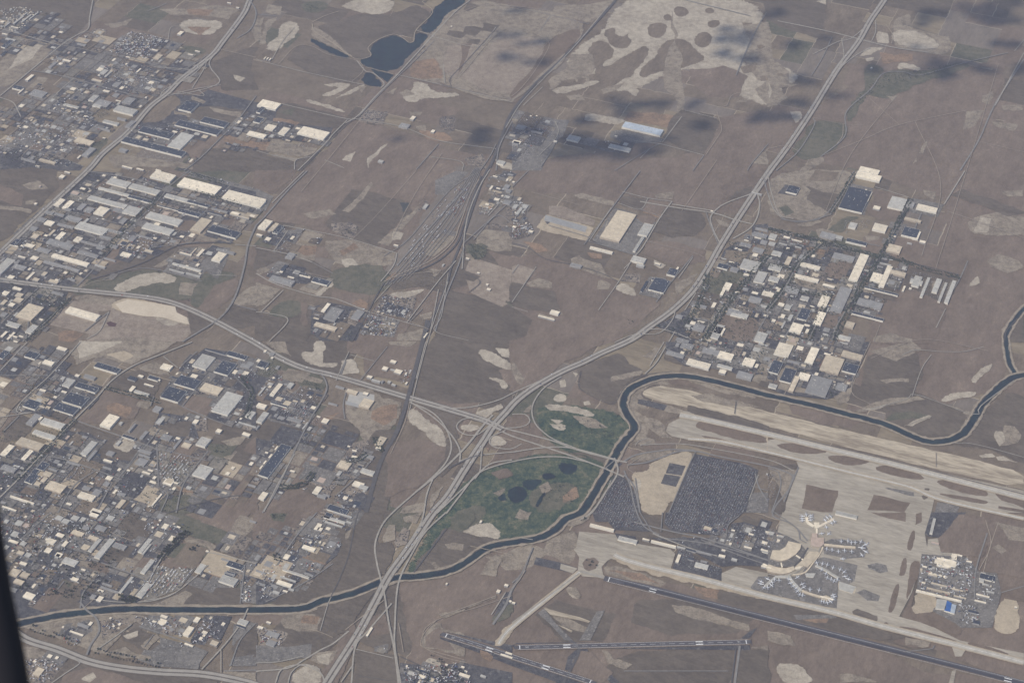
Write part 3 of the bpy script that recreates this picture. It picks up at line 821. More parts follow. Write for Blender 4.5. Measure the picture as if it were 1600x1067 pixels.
FT 760,820 850,810 870,770 1000,720 1115,690 1100,740 960,1067 830,1067 790,940
FA 985,755 1085,775 1060,835 960,820
FA 955,825 1055,840 1025,905 930,885
FA 1150,700 1450,760 1540,800 1460,1067 980,1067 1110,760
FA 510,1067 640,830 700,840 780,960 810,1067
Fg 1540,830 1600,800 1600,930 1520,910
Fa 1500,940 1600,940 1600,1067 1460,1067
FR 1200,670 1600,760 1600,800 1400,730
FA 590,740 640,740 690,760 640,800 590,790
Fc 730,880 800,860 790,930
@3 2
FA 0,0 640,0 520,280 480,330 360,360 100,330 0,290
Fs 640,100 900,60 950,210 880,330 700,400 560,330
Ft 640,60 900,0 960,50 800,120 700,80
Ft 700,240 880,230 880,250 740,260
Ft 550,430 820,350 940,340 980,360 700,410 560,440
Fc 590,420 740,390 640,430
Fc 1080,370 1130,330 1190,320 1300,310 1280,340 1180,350 1120,370
Fc 1270,230 1400,130 1390,170 1310,230 1290,260
Ft 1080,370 1280,440 1260,450 1110,390
Ft 1410,590 1430,560 1480,600 1480,520 1540,530 1580,580 1560,630 1450,650
Fc 1420,560 1460,560 1480,620 1450,650
Fc 1430,720 1470,715 1560,755 1440,740
Fc 1320,710 1400,700 1420,715 1340,725
Fc 870,520 1000,460 1020,465 900,525
Ft 70,180 120,140 180,170 120,310 60,290
FR 110,160 180,180 130,260 70,240
Fo 320,180 360,90 470,110 430,210
Ft 120,310 190,190 270,190 230,320
Ft 410,340 530,280 500,370 440,400
FT 0,590 200,640 200,720 0,680
FK 0,560 320,640 700,720 1000,800 1600,930 1600,1067 1460,1067 1150,1000 1040,980 1020,1067 90,1067 190,780 180,750 0,700
FR 40,650 100,630 300,640 380,670 350,700 180,700
FR 0,585 60,600 30,610 0,615
FR 360,720 420,705 620,730 650,745 560,775 440,765
FR 650,790 740,765 860,780 990,850 940,865 760,830
FR 1050,880 1070,860 1200,860 1330,910 1385,950 1350,970 1160,930
FR 1395,910 1600,950 1600,1040 1460,990
FR 20,710 60,700 220,735 160,750
FR 730,915 750,910 910,940 915,965 880,960
Fs 980,915 1010,915 1005,930 980,925
Fs 960,965 980,955 1000,970 975,985
FR 1070,940 1360,990 1380,1005 1340,1015 1080,960
FR 1440,1025 1600,1050 1600,1067 1440,1040
FR 240,890 440,930 400,1067 210,1040
FR 660,955 890,1005 850,1067 620,1050
Fa 730,915 750,910 910,940 915,965 880,960
Fs 0,780 180,770 160,790 90,1067 30,1067 70,840
Fa 1060,1000 1200,1020 1180,1067 1040,1067
Ft 0,780 180,800 100,1000 70,900
@0 3
FA 0,0 1060,0 1150,100 1010,280 900,540 740,590 600,590 500,600 90,690 0,400
Fs 390,420 510,470 510,590 240,600 300,560
Fv 400,420 450,450 430,470 
Fs 770,20 920,60 880,150 820,180 730,130
Fs 640,280 720,190 840,220 790,330 700,320
Fs 560,190 620,160 590,260 500,270 480,210
Fr 530,310 690,330 660,390 540,360
Ft 480,300 560,310 540,370 480,350
Fr 820,270 960,290 880,390 840,380
FY 960,330 1100,350 1230,340 1120,480 960,540 870,540 950,440
Fv 1000,0 1250,60 1440,110 1440,200 1250,160 1150,110
Fr 1250,0 1560,0 1480,70 1440,130 1260,60
Ft 1440,120 1500,20 1600,40 1600,90 1520,170 1440,140
Ft 1140,160 1200,160 1350,210 1330,250 1180,200
Ft 1380,250 1430,160 1490,170 1430,250
Fv 1000,250 1150,190 1330,240 1250,290 1100,280
Fr 1020,290 1260,290 1230,340 1060,350
Fs 1420,260 1600,100 1600,320 1480,280
Fa 1300,340 1400,330 1520,360 1440,510 1350,480 1300,440
Fo 1290,390 1380,370 1380,440 1300,430
Fs 950,560 1200,460 1290,380 1330,480 1500,480 1500,570 1440,590 1000,590
Ft 950,580 1160,490 1200,510 1140,580
Fa 1500,340 1600,330 1600,570 1500,560
Ft 350,620 600,590 560,610 380,640
Ft 90,690 550,640 740,640 900,650 820,700 640,880 520,840 300,760 200,730
Fa 400,700 560,670 580,740 480,800 360,770
Fy 620,680 800,660 800,720 640,790 
Fy 820,660 950,650 1200,660 1130,770 900,720
Fs 850,720 980,770 900,860 780,800 760,760
Fc 770,770 860,740 860,770 800,790
Ft 880,830 980,760 1000,780 920,860
FA 1190,800 1280,640 1450,650 1360,840 1200,820
Fa 1000,780 1230,840 1300,870 1240,950 900,900 1000,820
Fa 900,860 1260,880 1240,980 960,960 860,920
Ft 640,880 780,840 940,900 940,930 860,910 740,900
Fa 1430,960 1470,860 1600,860 1600,960
Fa 1460,700 1560,680 1600,700 1520,840 1450,830
Fs 1450,850 1600,700 1600,880 1480,900
Ft 120,840 220,840 290,880 250,1067 160,1067
Fy 150,920 290,880 410,930 320,1067 170,1067
Fs 420,940 520,950 740,1000 1160,1030 1360,1067 320,1067
Fr 400,1000 560,970 760,1020 900,1067 380,1067
Fc 510,1040 580,1000 600,1030 560,1060
Ft 1300,1000 1600,1000 1600,1067 1500,1050
@1 3
Fr 0,0 380,0 260,130 120,260 30,270 0,170
Fv 90,10 190,10 170,60 110,50
Fv 100,260 200,260 150,340 100,310
FA 400,60 440,0 660,0 600,120 540,240 370,380 250,440 120,550 0,590 0,340 150,330 230,220 350,90
Fs 420,100 600,120 560,200 450,180
Fo 240,310 300,260 440,320 380,370 300,360
Ft 560,130 610,90 590,150 560,170
Fs 530,260 660,0 840,0 750,110 750,240 760,400 600,480 460,530
Fs 110,570 540,260 450,520 400,550 300,580
Fs 300,590 460,570 400,740 520,780 400,880 320,900 0,900
Ft 20,620 200,620 370,640 410,660 380,740 180,720 130,640
Fo 300,640 400,650 380,700 280,690
Fr 0,600 180,640 130,700 40,690
Fy 0,700 160,740 200,760 160,830 20,830
Fa 0,830 200,840 350,820 340,900 180,930 0,940
Fs 460,560 760,460 560,740 420,770
Ft 790,170 830,80 870,80 870,170 800,190
Fy 860,190 920,90 960,110 940,200 880,220
Ft 920,30 1040,0 1000,70 930,60
Fs 770,200 840,190 860,240 800,380 770,330
Fs 1020,300 1180,110 1560,180 1480,200 1330,290 1200,350 1010,380
Ft 1180,200 1300,200 1290,240 1200,230
Ft 1090,310 1120,310 1160,350 1120,350
Fc 720,680 760,690 700,770 670,770
Fs 760,690 810,690 850,800 830,860 650,800
Fa 740,840 830,820 820,880 740,870
Fr 640,690 780,640 800,640 830,750 640,780 
Fs 620,860 880,900 890,1067 610,1067
Fr 500,870 610,700 620,760 600,850 500,1067 400,1067 440,960 540,850
Ft 370,880 470,870 510,860 450,960 340,920
Fc 380,900 470,880 450,950 390,930
Fc 240,1000 320,960 390,970 400,1050 370,1067 230,1067
Ft 1030,800 1100,700 1150,690 1170,730 1300,760 1300,900 1080,850 1040,840
Fr 1060,780 1150,720 1160,750 1240,860 1060,840
FA 1150,760 1180,745 1600,830 1600,960 1400,880 1150,790
Fo 1400,860 1480,900 1470,930 1410,900
FA 900,940 1080,960 1300,940 1600,1000 1600,1067 900,1067
Fc 1060,930 1090,910 1160,940 1130,970 1070,960
FT 1480,830 1560,720 1600,700 1600,740 1540,830
Fv 1470,670 1560,580 1600,560 1600,640 1520,680
FA 1480,660 1560,500 1600,490 1600,560 1500,640
Ft 1440,320 1500,260 1540,300 1500,400 1400,390
Ft 1130,640 1500,520 1500,540 1180,660
@2 3
FA 150,280 310,315 400,345 380,380 290,360 135,325
FK 305,320 410,350 380,382 300,355
FK 385,230 400,220 420,120 660,140 680,180 990,230 1020,260 985,380 830,350 620,290 600,300 560,340 570,390 590,410 440,400 410,370 420,280
FT 640,300 700,290 1000,380 1300,450 1600,540 1600,555 1250,460 900,380
FK 1310,430 1310,380 1400,340 1600,380 1600,520 1440,490 1300,450
Fr 445,320 470,290 510,285 540,310 520,350 480,365 455,350
FA 640,130 770,150 780,190 670,180
FA 1000,360 1040,230 1100,220 1150,300 1310,350 1310,430 1260,440 1160,400 1020,380
FA 500,0 780,0 860,120 640,110 600,60 520,60
Ft 330,80 400,30 500,0 480,40 380,90
FA 960,0 1450,0 1360,70 1340,150 1000,120 950,70
Fs 1430,40 1460,20 1600,80 1600,100 1450,60
FA 1340,160 1370,70 1450,60 1600,110 1600,340 1420,330 1310,340 1040,200 860,160 1080,160
Fa 160,630 200,600 280,700 380,800 330,800 230,690
Fa 530,620 580,610 490,800 420,800
FC 200,600 490,680 480,690 240,640
FC 260,690 380,740 370,750 300,710
FA 330,980 350,900 410,850 470,850 490,900 670,1060 620,1067 450,900 400,900 350,1000 310,1067 270,1067
FA 1425,790 1490,740 1530,720 1480,790
FA 0,830 30,815 1410,800 1480,795 1490,865 1440,860 480,850 20,860
FA 0,880 540,1067 300,1067 0,960
FA 585,400 620,400 1600,650 1600,680 1500,660 585,425
Ft 340,475 400,470 430,520 420,540 350,500
Ft 1260,670 1480,710 1470,725 1300,690
Ft 560,860 600,870 640,920 700,930 750,950 700,980 600,940
Fr 430,870 490,880 620,1000 560,1060 380,1000 390,930
Fs 1410,1067 1430,870 1600,860 1600,1067
Ft 1490,840 1600,830 1600,860 1500,850
@3 3
FK 90,0 1020,0 980,130 1000,250 960,300 900,500 820,650 1000,700 1200,800 1600,880 1600,935 1200,830 1000,780 700,720 500,650 0,550 0,490 200,300 60,120
Fa 0,100 130,150 200,190 240,240 220,300 150,340 0,340
Fa 340,190 400,165 600,180 625,230 600,280 500,290 350,260
Fa 260,300 350,280 560,330 540,430 440,480 430,600 0,520 -100,480 -60,400 200,400
Fa -110,470 -60,400 120,400 200,460 300,510 410,520 430,600 300,580 0,515 -100,480
FC 440,430 550,470 540,510 440,480
Fa 620,330 680,315 740,330 750,370 700,380 630,350
Fa 555,500 600,480 700,520 690,555 620,550
Fs 530,620 560,605 680,650 670,690 560,660
FR 925,10 960,0 960,60 920,80
FR 870,200 900,110 925,120 900,240 870,235
FR 820,380 840,290 870,280 860,390 820,400
FR 755,600 790,460 825,440 810,540 780,625 750,625
FR 725,690 740,685 755,700 730,705
FR 840,640 900,500 920,480 890,620 1000,650 980,690 840,660
FR 880,380 900,300 960,310 940,400 890,500 860,560
FR 805,710 900,720 1180,800 1170,810 1000,780 850,735
FR 1235,815 1280,810 1510,880 1490,895 1300,850
FR 760,800 900,780 1020,810 1010,850 850,840
Ft 860,780 1020,800 1000,840 860,830
FA 980,130 1020,0 1240,0 1080,160 1000,150
FR 640,0 860,0 860,60 760,40
Fr 1080,160 1200,20 1380,50 1370,120 1330,270 1080,240
Fr 1400,60 1600,100 1600,400 1370,360
Ft 1420,60 1600,100 1600,180 1500,170
Ft 1400,220 1440,200 1490,240 1460,260
FK 1000,170 1060,160 1080,250 1200,260 1100,330 980,330
Fa 930,480 960,260 1240,280 1320,370 1430,380 1460,500 1400,720 1200,720 1000,600
FT 900,630 930,490 1060,530 1040,610 990,630
FR 850,650 900,640 1040,620 1220,720 1200,780 990,700
FT 1430,660 1470,540 1560,540 1560,720 1500,760 1420,730
FR 1450,480 1600,440 1600,560 1480,540
Fs -300,500 0,560 300,600 560,660 700,720 760,780 500,760 0,640 -300,560
Fo 200,640 380,660 360,690 220,670
Fa 160,640 420,640 430,660 180,670
Ft 0,740 140,770 170,830 60,820 0,800
Fc 60,960 110,950 200,960 240,1010 280,1060 120,1067 70,1010
Ft 450,1010 530,1010 680,1060 450,1067
FK 1130,1067 1150,990 1175,985 1160,1067
FK 1150,840 1180,830 1240,850 1210,900 1170,900
@G
Ft 662,68 700,28 760,8 860,18 910,38 905,62 850,120 800,160 740,148 700,132
Ft 700,55 730,20 800,12 850,30 820,60 790,45 750,50
FR 852,62 905,42 908,60 800,158 795,146 846,92
FH 719,120 790,49 850,64 846,86 797,146 752,139
FH 700,72 745,66 730,95 712,122 690,110
Fs 702,48 728,52 720,60 698,54
Fs 728,42 752,44 742,56 724,52
Fs 735,62 750,62 746,70 730,68
Fs 756,36 780,40 772,50 752,48
FR 720,70 738,68 722,108 716,116
FX 180,475 199,468 240,473 274,479 276,488 292,496 296,507 278,503 255,496 225,494 191,488
Fv 705,812 722,795 740,800 735,820 715,832
Fr 768,738 792,732 800,742 780,748
Ft 842,760 856,752 862,764 850,772
W 846,742 852,738 868,742 866,747 850,750
W 836,790 842,778 850,768 853,771 845,783 840,793
'''
DATA_LINES = '''
@G
# canal banks and water: handled by K command (canal width)
K44 15,978 25,975 87,962 137,956 190,951 275,952 400,952 472,950 500,939 550,927 592,910 625,901 650,900 700,892 732,875 762,855 800,847 842,840 867,827 885,810 907,801 920,784 940,751 960,714 975,689 991,671 989,660 982,650 974,634 976,619 985,607 1000,599 1025,590 1062,587 1100,592 1150,604 1200,617 1275,634 1325,647 1382,662 1425,681 1450,689 1480,688 1505,677 1522,654 1537,629 1575,594 1605,584 1700,560
K28 1586,583 1577,566 1572,534 1574,517 1600,482 1660,430
# motorway pair along the centre (two carriageways)
M 494,1100 510,1067 540,1020 562,985 585,942 607,900 632,865 655,832 677,800 700,774 722,739 740,711 755,689 770,666 790,644 805,627 825,611 850,595 882,578 910,566 940,551 985,531 1015,510 1050,485 1082,454 1107,417 1125,385 1150,345 1175,307 1203,266 1230,230 1267,175 1307,110 1340,67 1360,32 1385,-5 1430,-80
M -40,431 0,437 50,444 112,452 200,461 250,468 287,479 335,501 400,536 432,556 472,574 520,586 565,599 635,620 700,639 755,656 785,670
M 20,985 45,1000 90,1014 140,1033 190,1043 250,1049 320,1053 390,1067 420,1080
Rk13 785,668 800,672 862,688 900,702 960,718 980,722
Rk13 785,674 800,681 857,700 907,717 960,738 975,745
Rk9 640,628 675,644 695,666 705,694 700,716 685,736 650,768 615,799 597,820 586,850 589,880 600,925 607,970 617,1020 624,1080
Rk9 640,627 675,650 697,670 712,689 719,706 718,722
Rk12 770,648 755,664 735,689 720,706 687,738 650,768
Rk8 677,746 667,771 662,801 657,818 645,838
Rk9 697,800 665,830 645,862 627,897 620,925 617,975 617,1012 628,1080
Rk9 920,722 882,714 840,714 800,721 770,729 745,741 720,772 697,802
Rk8 800,706 757,710 737,714 718,720
Rd11 757,710 737,714 700,731 
Rk9 800,706 850,699 895,700 960,717
Rk9 950,733 920,722
Rk9 800,718 765,725 735,752 700,785 682,802
Rk7 755,694 752,710 750,735 742,748
Rk8 877,588 850,606 835,626 831,643 836,661 848,674 865,686 900,700
Rk8 636,622 675,634 725,637 775,626 805,612 850,592
Rk7 757,656 730,653 716,660 714,669 725,678 745,679 762,667 771,658
Rk7 790,672 768,682 765,692 775,699 798,701 815,693
Rk7 800,647 820,647 828,656 822,664 805,668 790,668
Rk6 1055,485 1050,500 1030,520 990,523 960,535
Rk7 984,533 1005,517 1030,514 1055,520 1080,530
Rt6 540,983 560,967 600,937
Rk8 400,1048 450,1043 475,1030 500,1015 520,1005 545,985
Rk8 612,942 575,985 555,1010 549,1067
Rk7 430,1067 440,1045 470,1038 500,1050 508,1067
Rk6 448,1080 455,1050 475,1037 500,1045
# upper left motorway
M -60,450 0,395 60,338 136,267 160,240 200,206 233,168 262,145 285,122 330,87 348,65 380,22 390,0 410,-40
Rk8 250,152 258,140 300,118 325,92
Rk7 285,118 300,110 275,107 240,105
Rk8 262,146 290,146 330,136 343,128 340,120 330,108 328,95 345,75
Rk6 300,138 320,105 322,92
Ra9 390,0 400,20 392,45 370,60
# freeway interchange top right
Rk7 1355,40 1330,60 1310,65 1290,75 1270,85
Rk11 1215,33 1260,42 1310,53 1360,66 1400,75 1450,82
Rk6 1368,32 1368,50 1362,64
Rk6 1360,75 1340,85 1320,100 1300,120
Rk6 1315,60 1318,90 1305,115
Ra6 1300,58 1285,90 1268,118
Rt6 1384,38 1395,55 1393,68
# frontage and interchange, right centre
Rk9 1190,290 1175,302 1140,315 1122,325 1110,340 1115,360 1125,380
Rk9 1183,300 1187,320 1182,342 1170,358 1145,373
Rk11 1000,315 1060,325 1115,333 1150,344 1175,350
Rk9 1050,319 1112,329
Ra7 1203,267 1195,285 1215,335 1250,345 1290,335 1335,267
Rk6 1200,275 1205,300 1218,335 1240,342
# railway corridor
Rd30 668,500 660,534 645,591 635,629 620,674 600,709 585,750 572,800
Rd7 580,790 560,800 545,865 530,905 515,937 500,985
Rd16 665,520 695,452 705,417 722,374 737,329 750,292 760,267 772,250
Rd24 765,262 772,245 785,210 800,175 837,130 875,95 925,42 962,0 990,-40
Rk6 790,200 815,160 860,112 900,70 950,10
Rk5 640,640 655,580 672,520 700,440
Rt8 600,440 625,428 675,406 707,378 718,352 735,305 748,280
Rd14 601,445 628,432 680,410 712,382 724,352 742,300 752,275
Ra10 620,415 650,380 690,335 735,285
Ra8 640,412 680,360 730,300
Ra5 600,400 640,372 700,300 740,272
Rk7 722,420 728,350 745,300 765,265
Ra4 600,447 640,402 690,338 742,262
Ra4 607,445 647,401 696,338 744,262
Ra4 614,443 654,400 702,338 746,262
Ra4 621,441 661,399 708,338 748,262
Ra4 628,439 668,398 714,338 750,262
Ra4 635,437 675,397 720,338 752,262
# terminal approach roads
Ra10 975,720 995,710 1030,704 1050,702 1085,703
Ra10 980,726 1010,722 1040,712 1060,705 1090,705 1120,712 1200,728 1235,740 1240,746
Rk6 1000,695 1060,693 1110,700 1200,718 1240,735
Ra9 1240,740 1232,765 1212,790 1208,806 1230,815 1245,825 1262,845
Ra8 975,735 985,760 990,785 1000,812 1010,825 1030,835
Rk5 955,750 940,780 915,808
Rk9 960,715 965,738 945,770 925,800 905,812
Rt5 1340,600 1300,590 1270,600
Ra7 1010,818 1030,838 1080,845 1110,850 1150,860 1200,875
Ra9 990,815 1050,830 1090,838 1130,850 1200,875
Rk7 1020,833 1075,855 1120,868
# airfield runways and taxiways
RD45 944,903 1020,919 1100,940 1200,965 1400,1015 1600,1067 1660,1083
RD22 975,911 1020,922 1100,943 1200,968 1400,1018 1600,1068
Rk24 906,892 944,902
RK38 960,866 975,873 1020,886 1100,905 1200,932 1300,955 1380,978 1480,1003 1600,1034
RD30 804,1011 1000,1006 1174,1002
RD30 690,990 760,1010 800,1025 870,1047 930,1067
RK45 1062,648 1100,655 1200,678 1300,702 1400,726 1600,777 1660,792
RA8 1100,650 1200,673 1300,697 1400,721 1600,772
RK20 1075,685 1130,690 1200,706 1250,718 1330,738 1420,760 1470,780 1600,810
RK24 779,1006 786,994 800,979 840,946 880,914 906,893
Rd8 1143,1067 1150,1010
Ra14 1148,1067 1156,1008
Rd16 880,1067 905,1015 890,1000
Ra12 820,890 800,920 790,945 770,975
Rt5 830,862 815,900 800,918
Rt5 1540,812 1548,850 1530,890
Rt5 1560,815 1545,860 1535,900
# long service tracks
Rt4 660,1000 665,980 700,960 740,950 800,930
Rt4 660,1000 662,1010 690,1025 730,1035
@0 0
Rk9 0,600 180,450 380,285 480,220 550,180 560,110 580,0
Rk7 380,285 110,210 0,180
Ra7 450,270 540,200 660,250
Ra7 370,280 530,310 640,340 760,350 1050,430 1200,440
Ra8 200,440 450,490 700,560 920,620
Rk6 460,490 380,560 300,640
Rt5 540,310 640,250
Rt5 470,480 580,390
Rk7 0,610 80,640 110,690 130,730
Rt5 10,890 220,700
Rt7 1380,310 1600,360
Ra7 1090,440 1180,420 1300,340
Ra8 1150,1067 1260,980 1400,840 1480,760 1600,600
Rt6 750,890 900,900
Ra7 0,900 300,960 520,1040
Rk6 1240,560 1270,600 1100,570
Rk6 1050,600 1200,560 1380,530
Rk4 1050,250 1070,170 1150,170
Ra4 230,640 160,590
Ra8 1040,20 1000,40 920,70
@1 0
Rk6 0,370 100,400 300,450 600,515 680,530
Rk5 100,370 170,250 240,170
Rt5 140,400 250,290 350,290 450,340 630,380 670,440 600,510
Rc7 350,150 370,200 480,270 560,330 630,370 700,360 720,340 700,300 760,250 860,215 920,240 960,270 985,260 1000,190 1090,100 1100,60 1040,10 1100,0
Rc6 350,140 430,100 520,70
Rc6 690,420 860,465
Rk6 1000,190 1110,225
Rk7 630,380 690,450 730,455 800,520 780,550
Rk9 560,770 640,720 750,600 880,470 1000,340 1100,230 1240,80 1340,0
Ra6 640,730 800,560 1000,370 1120,250
Rk7 160,650 550,740 620,745
Rk7 570,750 480,840 430,900 260,1067
Rd6 600,750 480,860 280,1067
Rk6 870,465 1200,540 1600,640
Rd5 1160,530 1380,580 1600,625
Rk6 1100,230 1390,290 1500,170
Rd7 1220,540 1215,490 1300,400 1400,290 1510,170
Rk5 1180,520 1170,400
Rk6 600,740 900,790 1150,880 1500,930
Ra6 1000,1060 1140,900
Rk5 1090,980 1280,1010 1290,1067
Ra8 1500,1067 1520,920 1600,760
Ra6 1400,1067 1460,980 1500,900
Rk6 340,980 250,1000 240,1060
Rk5 0,940 100,970 250,1000
Rk6 550,1050 430,1000
Ra6 0,90 130,100
Rt4 860,60 840,100
@2 0
Ra6 0,40 220,90 480,150
Ra5 170,200 240,100
Rk5 70,660 190,545
Rt5 100,410 220,270 300,200
Ra7 1080,0 1490,100 
Ra7 1590,80 1540,160 1480,280 1430,400 1400,470
Rt5 1290,670 1340,660 1370,600 1430,580 1500,600
Rk5 1080,690 1280,740
Rt5 1280,700 1310,800 1290,850 1210,970
Rk6 940,890 1060,730
Rk6 930,900 1200,970
Ra6 1200,970 1130,1067
Ra7 290,850 240,950 180,1040
Ra6 640,1067 860,930 920,900
Rk5 800,990 860,930
Rk5 270,760 290,820 260,880 170,970
Rk6 760,880 930,900
Ra6 1600,900 1500,1020 1470,1067
@3 0
Rk6 0,1050 50,990 90,930
Rt5 0,930 110,910 190,945
Ra7 50,1067 190,945 290,780 280,740
Rt4 280,735 470,775 600,780
Rt6 470,775 465,850 430,900
Rt5 350,970 600,870 820,780 1240,690
Rt4 640,620 820,780
Ra10 1200,1067 1320,870 1420,650 1600,370
Rk7 1420,660 1600,330
Rk6 1540,320 1600,250
Ra8 330,980 480,850 490,700 640,560 720,460 850,450 950,470 1240,390 1500,330
Rt4 1300,880 1600,950
Rd5 840,150 1000,200 1060,215
@0 1
Ra8 540,0 840,50 1000,110 1200,160 1400,220 1600,270
Ra8 200,780 160,1067
Rk6 140,1067 300,930 440,780
Rd5 180,1067 330,930 460,770
Ra8 1050,100 1000,170 860,310 760,420 650,540 560,640 480,720
Ra7 1180,0 1040,110
Ra7 1440,90 1340,190 1240,300
Ra7 200,300 420,330 600,420
Ra7 110,430 280,420 480,480 640,540
Ra6 280,230 460,260 620,300 740,330
Ra7 0,490 200,520 400,600
Rd10 560,680 700,640 900,570 1100,470 1250,450 1460,450
Ra6 640,680 740,640 860,610 1000,620 1260,690
Rt5 500,730 600,690 700,680
Ra6 930,480 1100,460 1250,440
Ra11 1600,340 1550,460 1530,580 1490,730 1440,840 1360,930 1200,1030 1140,1067
Rk6 1470,460 1600,470
Rt4 1360,540 1520,560
Rk5 1330,650 1480,655
Ra6 1480,840 1600,870
Ra7 530,1000 680,880
Rk5 680,880 620,1000 540,1050
Ra9 0,680 60,690
Rt4 0,220 200,250
Ra6 240,730 60,900 0,960
Ra5 1130,20 1600,130
@1 1
Ra10 320,0 200,120 60,280 0,340
Rk6 300,0 100,200
Rt4 600,430 760,270 1000,0
Rk6 170,340 480,400 640,440 880,515
Rk6 200,370 110,500
Rk7 0,480 200,520 350,570 
Rk7 0,640 130,710 370,780 500,800 700,880
Rk6 30,880 170,745
Rk6 0,880 80,890 200,930 80,1067
Rk7 880,515 860,590 780,690
Rd8 800,700 740,800 680,920 600,1067
Rk4 850,700 740,820
Rk5 700,880 950,950 1060,980
Rk6 940,950 1130,700 1250,560
Ra8 1120,1000 1180,800 1260,600 1300,480
Rk4 1200,640 1160,900 1120,1000 1330,1060
Ra6 1300,450 1600,180
Ra6 1360,430 1500,280 1600,330
Rk5 1450,280 1560,160
Rt4 830,670 1000,640 1100,630
Ra5 350,570 480,640
Ra5 860,830 1000,870
Rk5 1090,1000 1140,740
Ra5 1040,860 960,940
Rt4 940,930 1080,990
Ra5 110,590 330,650
Rd6 1300,640 1400,690 1330,760
@2 1
Ra7 450,460 640,210 700,130 800,0
Rk5 480,440 620,230
Rk6 690,130 850,170 1000,190
Rk5 660,200 800,240 850,170
Ra6 800,240 940,290
Rk8 770,530 820,470 920,300 1000,190
Ra6 480,440 760,520
Ra6 230,340 500,420
Rd7 0,450 100,480 210,550 400,590 560,640 660,690
Rk5 700,610 780,530
Rk5 540,870 660,700 760,540
Rk5 0,640 40,585
Ra6 900,820 990,700 1130,530
Rk5 1040,670 1130,540
Ra6 1210,250 1240,340 1290,460
Rk6 1080,870 1150,760
Rk6 980,1067 1020,1000
Ra8 1200,1030 1330,850 1440,700 1600,530
Rk5 1240,960 1330,850
Ra6 1040,900 1280,950
Rk6 1230,960 1200,1040
Ra7 1160,760 1260,830 
Ra6 0,100 100,0
Rk5 150,600 0,820
Rk4 0,850 100,880
Rt4 840,440 1130,510 1200,540
Ra6 1500,700 1600,730
Ra7 1600,890 1500,1067
@3 1
Ra9 890,180 830,280 700,520 600,690 440,950 400,1067
Ra8 0,350 200,400 330,430 550,490 700,530
Rd7 700,530 880,570 1200,650
Ra9 330,460 200,570 100,740 0,870
Ra7 390,270 560,0
Rk6 670,100 880,165
Rk8 1100,210 1230,0
Ra7 1100,830 1190,690 1250,560
Rk5 1050,980 1110,860
Rt5 200,180 270,120
Ra6 80,300 200,320 300,300 400,270
Rk5 0,140 30,230 80,290
Ra8 0,580 140,600
Ra7 130,740 250,760 380,780
Ra7 250,1060 330,900 380,780
Ra7 40,870 160,890 300,880
Ra7 90,1067 200,870
Rd7 1480,1060 1490,1000 1560,920
Rt4 660,1067 700,960
Ra7 480,880 520,890
Ra8 960,260 900,400 
Ra7 600,450 700,470
@0 2
Rk9 1200,0 1000,80 830,150 700,240 600,350 470,480 280,680 130,840 0,970
Rk6 500,0 330,190 200,310 120,390 110,440 200,440
Ra6 0,210 300,210
Rk6 0,470 200,440
Rk6 0,180 170,0
Ra7 660,290 900,360 1000,380
Ra6 960,340 940,400
Ra8 470,490 700,570 900,640 1000,680
Ra7 290,710 420,740 600,800 760,860
Ra7 360,1067 460,900 600,800
Ra6 740,850 900,640
Ra6 1000,540 870,700 740,850
Ra7 980,640 990,900
Ra8 1100,1067 1150,880 1300,680 
Ra6 1000,670 1290,740
Ra6 1130,400 1290,470 1450,530
Ra6 1290,210 1140,400
Rk5 1020,90 1110,160
Ra6 20,560 120,460
Ra7 600,1067 700,880
Ra6 0,700 240,760
Ra6 1000,930 1050,950 1000,1067
Ra5 1470,220 1560,320 1540,430 1450,500
Ra7 1230,60 1130,150
Ra7 300,700 240,780
Rd9 1050,1067 1200,1020 1350,980 1480,960 1560,970
Ra5 360,880 430,860 480,800
@1 2
Ra8 300,170 400,200 440,260 430,330 340,480 260,640 130,920 40,1067
Rk6 240,700 130,900 50,1060
Rk5 580,60 500,240
Ra6 560,120 530,200
Ra5 650,240 820,30
Rk4 590,80 740,120
Ra7 570,290 545,390 555,480
Rt5 430,460 560,490 660,520
Ra6 100,130 0,100
Ra6 740,720 640,830 500,960
Rd7 160,910 290,900 360,820
Rd7 480,860 740,850
Rt4 960,370 930,500 840,700
Rk4 480,1020 600,1067
Ra5 270,860 370,780
Ra6 0,830 60,860
Rk5 1000,230 1060,0
@2 2
Rk7 960,30 900,130 830,200
Rk5 950,0 860,150
Rd5 430,180 425,290 600,385 650,370 700,290 780,230 860,200 1000,185
Rd5 1390,450 1400,370
Ra8 700,830 760,900 800,1067
Ra8 1600,1000 1540,900 1520,820
Ra6 800,1067 770,850
Ra6 640,740 570,800 
Ra6 1150,680 1110,760 980,1067
Rk5 1480,990 1540,830
Ra5 1500,900 1600,930
Rt4 800,720 720,780 780,830
Rk3 850,600 790,620 770,650
Rk3 870,620 800,650
Ra6 960,40 1080,90 1300,130
@3 2
Rt5 640,390 520,290 640,0
Rk4 640,420 860,360 930,330 1260,450
Rk4 900,340 960,170 1020,80
Rk4 840,80 920,50 1080,60 1220,60 1350,30
Rt5 100,330 180,190
Rk5 1280,450 1320,450 1330,400 1540,240
Rk4 1150,630 1300,640 1600,720
Rt4 1050,690 1050,780
Ra6 20,1067 60,960 80,880 60,810 0,790
Ra7 190,780 100,1000
Rt4 850,525 1020,465
@0 3
Ra7 200,100 320,0
Ra7 110,180 220,100
Rk7 880,540 1000,300 1140,150
Ra7 540,280 760,360 900,410
Rt4 680,120 830,180
Ra6 820,540 960,370
Ra7 500,600 520,500 590,420
Ra10 500,560 540,610 600,660 620,740 570,820 540,890
Rk6 470,910 500,940 400,1010 320,1067
Rk6 600,860 700,790 820,700
Ra6 870,710 1050,770 1200,820
